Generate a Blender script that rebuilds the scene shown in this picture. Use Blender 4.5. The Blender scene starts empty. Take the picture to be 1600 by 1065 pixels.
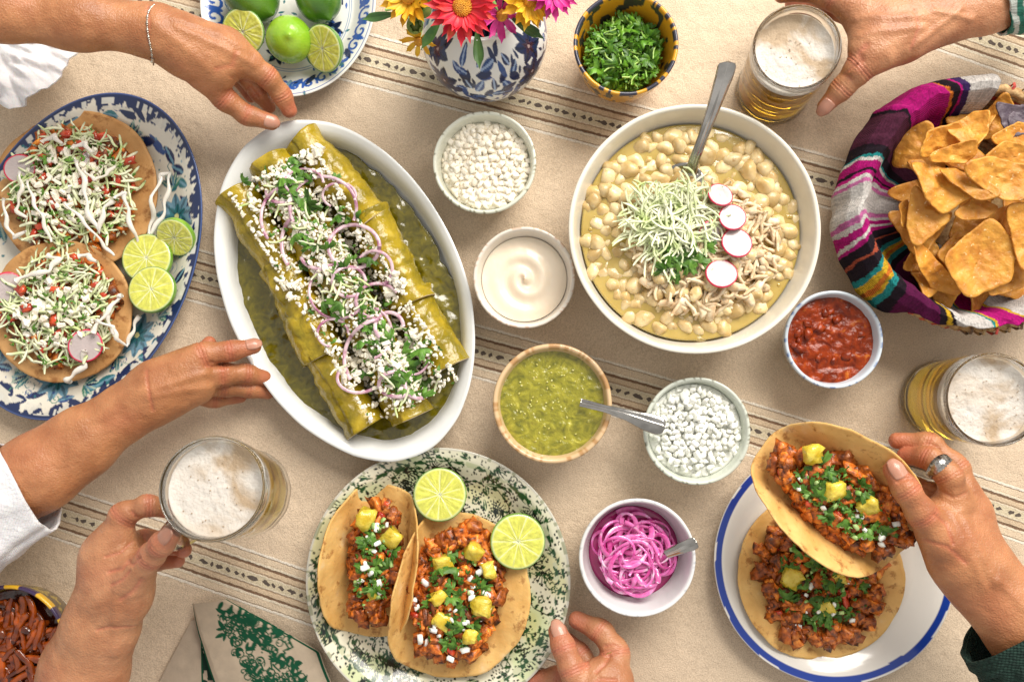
import bpy, math, random
import numpy as np
from mathutils import Vector, Matrix, Euler

S = bpy.context.scene
COL = S.collection
rnd = random.Random(11)
RS = np.random.RandomState(4)
PI = math.pi

# ------------------------------------------------------------------ camera
FPX, HCAM = 1333.3, 0.94
cam_d = bpy.data.cameras.new('camera'); cam = bpy.data.objects.new('camera', cam_d); COL.objects.link(cam)
cam_d.lens = 30.0; cam_d.sensor_width = 36.0; cam_d.clip_start = 0.01; cam_d.clip_end = 50
cam.location = (0, 0, HCAM); cam.rotation_euler = (math.radians(2.92), math.radians(1.29), 0)
S.camera = cam
CM = np.array(cam.rotation_euler.to_matrix())

# ------------------------------------------------------------------ light: a tall window off to the upper right, soft room light
w = bpy.data.worlds.new('World'); S.world = w; w.use_nodes = True
bg = w.node_tree.nodes['Background']; bg.inputs[0].default_value = (1.0, 0.965, 0.92, 1); bg.inputs[1].default_value = 0.60
def area(name, loc, tgt, sx, sy, e, c):
    d = bpy.data.lights.new(name, 'AREA'); d.shape = 'RECTANGLE'; d.size = sx; d.size_y = sy; d.energy = e; d.color = c
    o = bpy.data.objects.new(name, d); COL.objects.link(o); o.location = loc
    o.rotation_euler = (Vector(tgt) - Vector(loc)).to_track_quat('-Z', 'Y').to_euler()
area('window_light', (0.95, 1.65, 1.75), (0, 0, 0), 1.7, 1.4, 104, (1.0, 0.945, 0.87))
S.view_settings.view_transform = 'Standard'; S.view_settings.look = 'None'; S.view_settings.exposure = 0.08; S.view_settings.gamma = 1
S.render.engine = 'CYCLES'
S.cycles.use_denoising = True
S.cycles.max_bounces = 10; S.cycles.diffuse_bounces = 4; S.cycles.glossy_bounces = 4; S.cycles.transmission_bounces = 8; S.cycles.transparent_max_bounces = 12
S.cycles.sample_clamp_indirect = 6

# ------------------------------------------------------------------ helpers
def P(px, py, z=0.0):
    """photo position -> point on the horizontal plane at height z"""
    d = CM @ np.array([(px-800)/FPX, -(py-532.5)/FPX, -1.0]); s = (z-HCAM)/d[2]
    return Vector((d[0]*s, d[1]*s, z))
def proj(x, y, z):
    q = np.stack([x, y, z-HCAM], -1) @ CM
    return 800+FPX*q[..., 0]/-q[..., 2], 532.5-FPX*q[..., 1]/-q[..., 2]
def L(px, z=0.0): return px*(HCAM-z)/FPX

_mid = {}
def mesh(name, V, F, mat=None, parent=None, col=None, smooth=True, attrs=None, loc=None, link=True):
    me = bpy.data.meshes.new(name); me.from_pydata(np.asarray(V, float).tolist(), [], F if isinstance(F, list) else np.asarray(F).tolist())
    if smooth: me.polygons.foreach_set('use_smooth', [True]*len(me.polygons))
    if mat: me.materials.append(mat)
    if col is not None:
        a = me.color_attributes.new('Col', 'FLOAT_COLOR', 'POINT'); c = np.ones((len(V), 4), np.float32); c[:, :3] = col
        a.data.foreach_set('color', c.ravel())
    for k, v in (attrs or {}).items():
        a = me.attributes.new(k, 'FLOAT', 'POINT'); a.data.foreach_set('value', np.asarray(v, np.float32))
    me.update()
    if not link: return me
    return put(name, me, parent, loc)
def put(name, me, parent=None, loc=None, rot=None, sc=None):
    o = bpy.data.objects.new(name, me); COL.objects.link(o)
    if parent: o.parent = parent
    if loc is not None: o.location = loc
    if rot is not None: o.rotation_euler = rot
    if sc is not None: o.scale = sc if hasattr(sc, '__len__') else (sc, sc, sc)
    return o
def tag(o, label=None, cat=None, group=None, kind=None):
    for k, v in (('label', label), ('category', cat), ('group', group), ('kind', kind)):
        if v: o[k] = v
    return o
def thing(name, label, cat, loc=(0, 0, 0), rot=(0, 0, 0), group=None):
    o = bpy.data.objects.new(name, None); COL.objects.link(o); o.empty_display_size = .02
    o.location = loc; o.rotation_euler = rot
    return tag(o, label, cat, group)
def inv(root): return (Matrix.Translation(root.location) @ root.rotation_euler.to_matrix().to_4x4()).inverted()
def PL(root, px, py, z): return inv(root) @ P(px, py, z)

def gridF(nu, nv, cu=False, cv=False, off=0):
    a = np.arange(nu*nv).reshape(nu, nv)+off
    if cu: a = np.vstack([a, a[:1]])
    if cv: a = np.hstack([a, a[:, :1]])
    return np.stack([a[:-1, :-1].ravel(), a[1:, :-1].ravel(), a[1:, 1:].ravel(), a[:-1, 1:].ravel()], 1)
_grids = {}
def vn(x, y, s, seed=0):
    """smooth value noise in -1..1"""
    if seed not in _grids: _grids[seed] = np.random.RandomState(seed+100).rand(64, 64)*2-1
    g = _grids[seed]; x = np.asarray(x)*s+17.3; y = np.asarray(y)*s+5.1
    i = np.floor(x).astype(int); j = np.floor(y).astype(int); fx = x-i; fy = y-j
    fx = fx*fx*(3-2*fx); fy = fy*fy*(3-2*fy); i &= 63; j &= 63; i1 = (i+1) & 63; j1 = (j+1) & 63
    return (g[i, j]*(1-fx)+g[i1, j]*fx)*(1-fy)+(g[i, j1]*(1-fx)+g[i1, j1]*fx)*fy
def fbm(x, y, s, seed=0, o=3):
    r = 0; a = 1; t = 0
    for k in range(o): r = r+a*vn(x, y, s*2**k, seed+k); t += a; a *= .5
    return r/t
def join(lst):
    V = []; F = []; n = 0
    for v, f in lst:
        V.append(np.asarray(v)); F += [[i+n for i in q] for q in (f.tolist() if hasattr(f, 'tolist') else f)]; n += len(v)
    return np.vstack(V), F
def rotm(rx, ry, rz): return np.array(Euler((rx, ry, rz)).to_matrix())
def xf(vf, loc, rot=(0, 0, 0), sc=1): return vf[0]*sc @ rotm(*rot).T+np.array(loc), vf[1]

def lathe(prof, n=64, ax=1.0, ay=1.0, wob=0.0, seed=0, zw=0.0):
    prof = np.array(prof, float); th = np.arange(n)*2*PI/n
    k = 1+wob*vn(np.cos(th), np.sin(th), 1.7, seed)+wob*.4*vn(np.cos(th), np.sin(th), 7, seed+1)
    r = prof[:, 0][:, None]*k[None]; x = r*np.cos(th)*ax; y = r*np.sin(th)*ay
    z = prof[:, 1][:, None]+zw*vn(np.cos(th), np.sin(th), 2.2, seed+2)[None]*(prof[:, 0][:, None]/max(prof[:, 0].max(), 1e-6))**2
    return np.stack([x, y, z], -1).reshape(-1, 3), gridF(len(prof), n, cv=True)[:, ::-1]
def resample(prof, m):
    p = np.array(prof, float); d = np.r_[0, np.cumsum(np.hypot(*np.diff(p, axis=0).T))]
    t = np.linspace(0, d[-1], m); return np.stack([np.interp(t, d, p[:, 0]), np.interp(t, d, p[:, 1])], 1)
def smoothprof(p, it=2):
    p = [tuple(q) for q in p]
    for _ in range(it):
        q = [p[0]]
        for a, b in zip(p[:-1], p[1:]):
            q += [(a[0]*.75+b[0]*.25, a[1]*.75+b[1]*.25), (a[0]*.25+b[0]*.75, a[1]*.25+b[1]*.75)]
        p = q+[p[-1]]
    return p
def tube(pts, rad, n=8, flat=1.0, closed=False, up=(0, 0, 1), caps=True):
    p = np.array(pts, float); m = len(p); rad = np.ones(m)*np.asarray(rad)
    T = np.gradient(p, axis=0) if not closed else np.roll(p, -1, 0)-np.roll(p, 1, 0)
    T /= np.linalg.norm(T, axis=1)[:, None]+1e-12
    U = np.array(up, float)[None]-T*(T @ np.array(up, float))[:, None]
    bad = np.linalg.norm(U, axis=1) < 1e-3; U[bad] = np.cross(T[bad], [1, 0, 0.01])
    U /= np.linalg.norm(U, axis=1)[:, None]; B = np.cross(T, U)
    a = np.arange(n)*2*PI/n
    V = p[:, None]+rad[:, None, None]*(np.cos(a)[None, :, None]*B[:, None]+flat*np.sin(a)[None, :, None]*U[:, None])
    F = gridF(m, n, cu=closed, cv=True).tolist()
    if caps and not closed: F += [list(range(n))[::-1], list(range((m-1)*n, m*n))]
    return V.reshape(-1, 3), F
def lump(sx, sy, sz, rd=.4, jit=.12, seed=0, n=3):
    if jit < .04: return _lump(sx, sy, sz, rd, jit, seed, n)
    V, F = _lump(sx, sy, sz, rd, jit, seed, n); r = random.Random(seed+5); V = V.copy(); V[:, 0] += V[:, 1]*r.uniform(-.35, .35); V[:, 2] += V[:, 0]*r.uniform(-.2, .2); return V, F
def _lump(sx, sy, sz, rd=.4, jit=.12, seed=0, n=3):
    r = np.random.RandomState(seed); g = np.linspace(-1, 1, n); key = {}; V = []; F = []
    def vi(p):
        k = tuple(np.round(p, 4))
        if k not in key: key[k] = len(V); V.append(p)
        return key[k]
    for ax in range(3):
        for s in (-1, 1):
            for i in range(n-1):
                for j in range(n-1):
                    q = []
                    for (di, dj) in ((0, 0), (1, 0), (1, 1), (0, 1)):
                        p = [0, 0, 0]; p[ax] = s; p[(ax+1) % 3] = g[i+di]; p[(ax+2) % 3] = g[j+dj]; q.append(vi(np.array(p, float)))
                    F.append(q if s > 0 else q[::-1])
    V = np.array(V); sp = V/np.linalg.norm(V, axis=1)[:, None]; V = V*(1-rd)*.9+sp*rd*1.15+r.randn(*V.shape)*jit
    return V*np.array([sx, sy, sz])/2, F
def subdiv(me_o, lv=1):
    m = me_o.modifiers.new('sub', 'SUBSURF'); m.levels = lv; m.render_levels = lv; return me_o

# ------------------------------------------------------------------ materials
def _n(nt, t, **k):
    n = nt.nodes.new(t)
    for a, b in k.items(): setattr(n, a, b)
    return n
def rgba(c): return (c[0], c[1], c[2], 1)
_mats = {}
def M(name, c1=(.5, .5, .5), c2=None, rough=.5, ns=60, sharp=(.35, .65), bump=0.0, bs=300, sss=0, ssr=(1, .5, .3), ssc=.004, attr=False, hv=0.0, coat=0, spec=.5, metal=0,
      c3=None, bump2=0.0, bs2=40, trans=0, rand=None, det=4, vor=0.0, vs=120, weave=0.0, ws=900, spots=None, spt=(.60, .68), sps=60, ior=1.45, rvar=0.0, dist=0.0):
    if name in _mats: return _mats[name]
    m = bpy.data.materials.new(name); _mats[name] = m; m.use_nodes = True; nt = m.node_tree; ln = nt.links.new
    b = nt.nodes['Principled BSDF']; tc = _n(nt, 'ShaderNodeTexCoord'); oi = _n(nt, 'ShaderNodeObjectInfo')
    ad = _n(nt, 'ShaderNodeVectorMath', operation='MULTIPLY_ADD'); ln(oi.outputs['Random'], ad.inputs[0]); ad.inputs[1].default_value = (.31, .17, .23); ln(tc.outputs['Object'], ad.inputs[2]); co = ad.outputs[0]
    nz = _n(nt, 'ShaderNodeTexNoise'); nz.inputs['Scale'].default_value = ns; nz.inputs['Detail'].default_value = det; nz.inputs['Distortion'].default_value = dist; ln(co, nz.inputs['Vector'])
    rp = _n(nt, 'ShaderNodeValToRGB'); ln(nz.outputs['Fac'], rp.inputs[0])
    rp.color_ramp.elements[0].position = sharp[0]; rp.color_ramp.elements[1].position = sharp[1]
    if attr:
        at = _n(nt, 'ShaderNodeAttribute', attribute_name='Col')
        rp.color_ramp.elements[0].color = rgba(c1); rp.color_ramp.elements[1].color = rgba(c2 or (1, 1, 1))
        mx = _n(nt, 'ShaderNodeMix', data_type='RGBA', blend_type='MULTIPLY'); mx.inputs[0].default_value = 1
        ln(at.outputs['Color'], mx.inputs[6]); ln(rp.outputs[0], mx.inputs[7]); cout = mx.outputs[2]
    else:
        rp.color_ramp.elements[0].color = rgba(c1); rp.color_ramp.elements[1].color = rgba(c2 or c1)
        if c3: e = rp.color_ramp.elements.new(min(.98, sharp[1]+.12)); e.color = rgba(c3)
        cout = rp.outputs[0]
    if rand:
        rr = _n(nt, 'ShaderNodeValToRGB'); ln(oi.outputs['Random'], rr.inputs[0]); rr.color_ramp.interpolation = 'LINEAR'
        for i, c in enumerate(rand):
            pos = i/(len(rand)-1)
            e = rr.color_ramp.elements[0] if i == 0 else (rr.color_ramp.elements[-1] if i == len(rand)-1 else rr.color_ramp.elements.new(pos))
            e.color = rgba(c)
        mx = _n(nt, 'ShaderNodeMix', data_type='RGBA', blend_type='MULTIPLY'); mx.inputs[0].default_value = 1; ln(cout, mx.inputs[6]); ln(rr.outputs[0], mx.inputs[7]); cout = mx.outputs[2]
    if spots:
        n9 = _n(nt, 'ShaderNodeTexNoise'); n9.inputs['Scale'].default_value = sps; n9.inputs['Detail'].default_value = 5; n9.inputs['Roughness'].default_value = .65; ln(co, n9.inputs['Vector']); r9 = _n(nt, 'ShaderNodeValToRGB'); ln(n9.outputs['Fac'], r9.inputs[0]); r9.color_ramp.elements[0].position = spt[0]; r9.color_ramp.elements[1].position = spt[1]; r9.color_ramp.elements[0].color = (0, 0, 0, 1); r9.color_ramp.elements[1].color = (.85, .85, .85, 1)
        mx = _n(nt, 'ShaderNodeMix', data_type='RGBA'); ln(r9.outputs[0], mx.inputs[0]); ln(cout, mx.inputs[6]); mx.inputs[7].default_value = rgba(spots); cout = mx.outputs[2]
    if hv:
        hs = _n(nt, 'ShaderNodeHueSaturation'); mr = _n(nt, 'ShaderNodeMapRange'); ln(oi.outputs['Random'], mr.inputs[0]); mr.inputs[3].default_value = 1-hv; mr.inputs[4].default_value = 1+hv
        ln(mr.outputs[0], hs.inputs['Value']); ln(cout, hs.inputs['Color']); cout = hs.outputs[0]
    ln(cout, b.inputs['Base Color'])
    b.inputs['Roughness'].default_value = rough; b.inputs['Metallic'].default_value = metal; b.inputs['Specular IOR Level'].default_value = spec; b.inputs['IOR'].default_value = ior
    if rvar:
        mr = _n(nt, 'ShaderNodeMapRange'); ln(nz.outputs['Fac'], mr.inputs[0]); mr.inputs[1].default_value = .3; mr.inputs[2].default_value = .7; mr.inputs[3].default_value = max(.02, rough-rvar); mr.inputs[4].default_value = rough+rvar; ln(mr.outputs[0], b.inputs['Roughness'])
    if coat: b.inputs['Coat Weight'].default_value = coat; b.inputs['Coat Roughness'].default_value = .08
    if sss: b.inputs['Subsurface Weight'].default_value = sss; b.inputs['Subsurface Radius'].default_value = ssr; b.inputs['Subsurface Scale'].default_value = ssc
    if trans: b.inputs['Transmission Weight'].default_value = trans
    last = None
    def addb(h, st, dst):
        nonlocal last
        bn = _n(nt, 'ShaderNodeBump'); bn.inputs['Strength'].default_value = min(1, st); bn.inputs['Distance'].default_value = dst; ln(h, bn.inputs['Height'])
        if last: ln(last, bn.inputs['Normal'])
        last = bn.outputs[0]; ln(last, b.inputs['Normal'])
    if bump2:
        n2 = _n(nt, 'ShaderNodeTexNoise'); n2.inputs['Scale'].default_value = bs2; n2.inputs['Detail'].default_value = 3; ln(co, n2.inputs['Vector']); addb(n2.outputs['Fac'], 1, bump2)
    if bump:
        n3 = _n(nt, 'ShaderNodeTexNoise'); n3.inputs['Scale'].default_value = bs; n3.inputs['Detail'].default_value = 5; ln(co, n3.inputs['Vector']); addb(n3.outputs['Fac'], 1, bump)
    if vor:
        v = _n(nt, 'ShaderNodeTexVoronoi'); v.inputs['Scale'].default_value = vs; ln(co, v.inputs['Vector']); addb(v.outputs['Distance'], 1, vor)
    if weave:
        for dr in ('X', 'Y'):
            wv = _n(nt, 'ShaderNodeTexWave', bands_direction=dr); wv.inputs['Scale'].default_value = ws; wv.inputs['Distortion'].default_value = 1.5; wv.inputs['Detail'].default_value = 2; ln(co, wv.inputs['Vector']); addb(wv.outputs['Fac'], 1, weave)
    return m

# painting of flat decoration onto a dense glazed surface (x, y in metres, local)
class Paint:
    def __init__(s, x, y, base): s.x = x; s.y = y; s.c = np.tile(np.array(base, float), (len(x), 1))
    def put(s, m, col): m = np.clip(m, 0, 1)[:, None]; s.c = s.c*(1-m)+np.array(col)*m
    def leaf(s, cx, cy, ln, wd, a, col, e=.0005, vein=None):
        k = np.where((abs(s.x-cx) < ln*1.2) & (abs(s.y-cy) < ln*1.2))[0]
        if not len(k): return
        dx = s.x[k]-cx; dy = s.y[k]-cy; u = (dx*math.cos(a)+dy*math.sin(a))/ln; v = (-dx*math.sin(a)+dy*math.cos(a))/wd
        h = np.clip(1-(2*abs(u-.5))**2, 0, None)**.8*(1-.35*(u-.5)); m = np.clip((h-abs(v)*2)*wd/2/e, 0, 1)*((u > 0) & (u < 1))
        s.c[k] = s.c[k]*(1-m[:, None])+np.array(col)*m[:, None]
        if vein is not None:
            m = m*(abs(v) < .12); s.c[k] = s.c[k]*(1-m[:, None])+np.array(vein)*m[:, None]
    def dot(s, cx, cy, r, col, e=.0004, ry=None, a=0, ring=0):
        k = np.where((abs(s.x-cx) < r*2.2) & (abs(s.y-cy) < r*2.2))[0]
        if not len(k): return
        dx = s.x[k]-cx; dy = s.y[k]-cy; u = dx*math.cos(a)+dy*math.sin(a); v = (-dx*math.sin(a)+dy*math.cos(a))*(r/(ry or r)); d = np.hypot(u, v)
        m = np.clip((r-d)/e, 0, 1) if not ring else np.clip((ring/2-abs(d-r))/e, 0, 1)
        s.c[k] = s.c[k]*(1-m[:, None])+np.array(col)*m[:, None]
    def line(s, pts, wd, col, e=.0004):
        for (ax, ay), (bx, by) in zip(pts[:-1], pts[1:]):
            k = np.where((s.x > min(ax, bx)-wd) & (s.x < max(ax, bx)+wd) & (s.y > min(ay, by)-wd) & (s.y < max(ay, by)+wd))[0]
            if not len(k): continue
            dx = s.x[k]-ax; dy = s.y[k]-ay; l2 = (bx-ax)**2+(by-ay)**2+1e-12; t = np.clip((dx*(bx-ax)+dy*(by-ay))/l2, 0, 1)
            d = np.hypot(dx-t*(bx-ax), dy-t*(by-ay)); m = np.clip((wd/2-d)/e, 0, 1)[:, None]; s.c[k] = s.c[k]*(1-m)+np.array(col)*m
    def flower(s, cx, cy, r, n, col, mid, a0=0, wd=.5):
        for i in range(n): s.leaf(cx, cy, r, r*wd, a0+i*2*PI/n, col, vein=tuple(np.array(col)*.5))
        s.dot(cx, cy, r*.22, mid)
    def curl(s, cx, cy, r, a, wd, col, turns=1.2):
        t = np.linspace(0, 1, 14); s.line([(cx+r*(1-.8*q)*math.cos(a+q*turns*2*PI), cy+r*(1-.8*q)*math.sin(a+q*turns*2*PI)) for q in t], wd, col)
# ------------------------------------------------------------------ table and cloth
def q2(fn): return fn
tb = mesh('tabletop', *lathe([(1e-4, -.05), (1.1, -.05), (1.1, -.012), (1e-4, -.012)], 48, 1, .75), M('table_wood', (.2, .12, .07), (.3, .2, .12), .5, 20)); tb['kind'] = 'structure'
nx, ny = 261, 191
X, Y = np.meshgrid(np.linspace(-.85, .8, nx), np.linspace(-.6, .68, ny), indexing='ij'); X = X.ravel(); Y = Y.ravel()
Z = .0012*fbm(X, Y, 9, 3)+.0006*vn(X*1+Y*.3, Y*4, 12, 8)-.0022+.0016*np.clip(1-np.abs(vn(X+Y*.4, Y-X*.3, 5, 21))*14, 0, 1)*np.clip(vn(X, Y, 6, 22)*2, 0, 1)
PX, PY = proj(X, Y, np.zeros_like(X))
mid = np.polyfit([-100, 319, 760, 975, 1189, 1541, 1750], [320, 436, 555, 613, 677, 790, 862], 3); bot = np.polyfit([-150, 81, 162, 305, 471, 900], [722, 798, 825, 870, 928, 1085], 2)
ys = [.265*PX-61, 2+.35*(PX-1366), np.polyval(mid, PX), np.polyval(bot, PX)]
sl = [.265, .35, .29, .34]; D = np.stack([g_*(PY-y)/math.hypot(1, s_) for y, s_, g_ in zip(ys, sl, (-1, 1, 1, -1))])/1418
ki = np.argmin(abs(D), 0); band = D[ki, np.arange(len(ki))]
tm = bpy.data.materials.new('woven_cloth'); tm.use_nodes = True; nt = tm.node_tree; ln = nt.links.new; pb = nt.nodes['Principled BSDF']
at = _n(nt, 'ShaderNodeAttribute', attribute_name='band'); al = _n(nt, 'ShaderNodeAttribute', attribute_name='along'); tc = _n(nt, 'ShaderNodeTexCoord')
nz = _n(nt, 'ShaderNodeTexNoise'); nz.inputs['Scale'].default_value = 260; ln(tc.outputs['Object'], nz.inputs['Vector'])
ma = _n(nt, 'ShaderNodeMath', operation='MULTIPLY_ADD'); ln(nz.outputs['Fac'], ma.inputs[0]); ma.inputs[1].default_value = .0022; ln(at.outputs['Fac'], ma.inputs[2])
ab = _n(nt, 'ShaderNodeMath', operation='ABSOLUTE'); ln(ma.outputs[0], ab.inputs[0])
mr = _n(nt, 'ShaderNodeMapRange'); ln(ab.outputs[0], mr.inputs[0]); mr.inputs[2].default_value = .03
rp = _n(nt, 'ShaderNodeValToRGB'); ln(mr.outputs[0], rp.inputs[0]); cr = rp.color_ramp
base = (.70, .565, .42); lite = (.78, .70, .56); tan = (.66, .52, .365); br = (.22, .135, .085); mbr = (.36, .245, .155)
st = [(0, (.66, .58, .42)), (.15, (.66, .58, .42)), (.19, lite), (.24, mbr), (.28, tan), (.42, tan), (.45, br), (.51, br), (.54, lite), (.60, lite), (.63, tan), (.66, (.73, .60, .445)), (.84, (.73, .60, .445)), (.865, mbr), (.895, (.84, .78, .68)), (.955, (.84, .78, .68)), (.985, base)]
cr.elements[0].position = 0; cr.elements[0].color = rgba(st[0][1]); cr.elements[1].position = 1; cr.elements[1].color = rgba(base)
for p_, c_ in st[1:]: e = cr.elements.new(p_); e.color = rgba(c_)
# embroidered dashes
wv = _n(nt, 'ShaderNodeMath', operation='MULTIPLY'); ln(al.outputs['Fac'], wv.inputs[0]); wv.inputs[1].default_value = 2*PI/.0105
n4 = _n(nt, 'ShaderNodeTexNoise'); n4.inputs['Scale'].default_value = 60; ln(tc.outputs['Object'], n4.inputs['Vector'])
w2 = _n(nt, 'ShaderNodeMath', operation='MULTIPLY_ADD'); ln(n4.outputs['Fac'], w2.inputs[0]); w2.inputs[1].default_value = 14; ln(wv.outputs[0], w2.inputs[2])
sn = _n(nt, 'ShaderNodeMath', operation='SINE'); ln(w2.outputs[0], sn.inputs[0])
s2 = _n(nt, 'ShaderNodeMath', operation='MULTIPLY_ADD'); ln(sn.outputs[0], s2.inputs[0]); s2.inputs[1].default_value = .0015; s2.inputs[2].default_value = .0011
lt = _n(nt, 'ShaderNodeMath', operation='LESS_THAN'); ln(ab.outputs[0], lt.inputs[0]); ln(s2.outputs[0], lt.inputs[1])
mx = _n(nt, 'ShaderNodeMix', data_type='RGBA'); ln(lt.outputs[0], mx.inputs[0]); ln(rp.outputs[0], mx.inputs[6]); mx.inputs[7].default_value = (.13, .105, .09, 1)
n5 = _n(nt, 'ShaderNodeTexNoise'); n5.inputs['Scale'].default_value = 7; n5.inputs['Detail'].default_value = 6; ln(tc.outputs['Object'], n5.inputs['Vector'])
r5 = _n(nt, 'ShaderNodeValToRGB'); ln(n5.outputs['Fac'], r5.inputs[0]); r5.color_ramp.elements[0].position = .3; r5.color_ramp.elements[0].color = (.86, .85, .83, 1); r5.color_ramp.elements[1].position = .7; r5.color_ramp.elements[1].color = (1.04, 1.04, 1.04, 1)
m5 = _n(nt, 'ShaderNodeMix', data_type='RGBA', blend_type='MULTIPLY'); m5.inputs[0].default_value = 1; ln(mx.outputs[2], m5.inputs[6]); ln(r5.outputs[0], m5.inputs[7])
n6 = _n(nt, 'ShaderNodeTexNoise'); n6.inputs['Scale'].default_value = 700; n6.inputs['Detail'].default_value = 3; ln(tc.outputs['Object'], n6.inputs['Vector'])
r6 = _n(nt, 'ShaderNodeValToRGB'); ln(n6.outputs['Fac'], r6.inputs[0]); r6.color_ramp.elements[0].position = .3; r6.color_ramp.elements[0].color = (.78, .76, .74, 1); r6.color_ramp.elements[1].position = .68; r6.color_ramp.elements[1].color = (1.1, 1.1, 1.1, 1)
m6 = _n(nt, 'ShaderNodeMix', data_type='RGBA', blend_type='MULTIPLY'); m6.inputs[0].default_value = 1; ln(m5.outputs[2], m6.inputs[6]); ln(r6.outputs[0], m6.inputs[7])
ln(m6.outputs[2], pb.inputs['Base Color']); pb.inputs['Roughness'].default_value = .92; pb.inputs['Specular IOR Level'].default_value = .15
b1 = _n(nt, 'ShaderNodeBump'); b1.inputs['Distance'].default_value = .0009; ln(n6.outputs['Fac'], b1.inputs['Height'])
b2 = _n(nt, 'ShaderNodeBump'); b2.inputs['Distance'].default_value = .004; b2.inputs['Strength'].default_value = .6; ln(n4.outputs['Fac'], b2.inputs['Height']); ln(b1.outputs[0], b2.inputs['Normal'])
b3 = _n(nt, 'ShaderNodeBump'); b3.inputs['Distance'].default_value = .0012; ln(rp.outputs[0], b3.inputs['Height']); ln(b2.outputs[0], b3.inputs['Normal']); ln(b3.outputs[0], pb.inputs['Normal'])
cl = mesh('tablecloth', np.stack([X, Y, Z], 1), gridF(nx, ny), tm, attrs={'band': band, 'along': X*.96-Y*.29})
tag(cl, 'beige woven tablecloth with brown and white striped bands under all the dishes', 'tablecloth')

# ------------------------------------------------------------------ dishes
def bowl_prof(R, h, foot=.5, t=.0045, bulge=.8, fl=.006):
    o = [(1e-5, .002), (R*foot-.003, .002), (R*foot-.002, 0), (R*foot, 0), (R*foot+.001, .003), (R*(foot+(1-foot)*.62), h*.26*bulge+.002), (R*.93, h*.62), (R, h-.001), (R-t*.15, h+.0006), (R-t*.6, h+.0008), (R-t, h-.001),
         (R*.93-t, h*.62), (R*(foot+(1-foot)*.6)-t*.8, h*.28*bulge+.004), (R*foot*.7, fl), (1e-5, fl)]
    return o
def bowl(name, label, px, py, pr, h, mat, cat='bowl', foot=.5, t=.0045, wob=.006, seed=0, paint=None, rimmat=None, n=96, m=0, zw=.0008, bulge=.8):
    c = P(px, py, h); R = L(pr, h); r = thing(name, label, cat, (c.x, c.y, 0))
    pf = smoothprof(bowl_prof(R, h, foot, t, bulge), 2)
    if m: pf = resample(pf, m)
    V, F = lathe(pf, n, 1, 1, wob, seed, zw); col = paint(V, R, h) if paint else None
    r['R'] = R; r['h'] = h; o = mesh('bowl_body', V, F, mat, r, col=col)
    del r['R'], r['h']
    return r, R, h
def surf(name, r, R, z, mat, fn=None, nr=40, na=96, parent=None, col=None, outline=None):
    """round (or outlined) top of a liquid or paste with a skirt going down"""
    th = np.arange(na)*2*PI/na; rr = np.linspace(1e-4, 1, nr); Ro = np.ones(na)*R if outline is None else outline
    x = rr[:, None]*Ro[None]*np.cos(th); y = rr[:, None]*Ro[None]*np.sin(th)
    zz = z+(fn(x, y) if fn else np.zeros_like(x))
    V = np.stack([x, y, zz], -1).reshape(-1, 3); sk = V[-na:]*[.97, .97, 1]-[0, 0, .004]; V = np.vstack([V, sk])
    return mesh(name, V, gridF(nr+1, na, cv=True), mat, parent or r, col=col(V) if col else None)

glaze_w = M('white_glaze', (.72, .70, .63), (.82, .80, .75), .22, 9, bump=.0002, bs=90, coat=.3)
WW = (.80, .78, .73)
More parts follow.
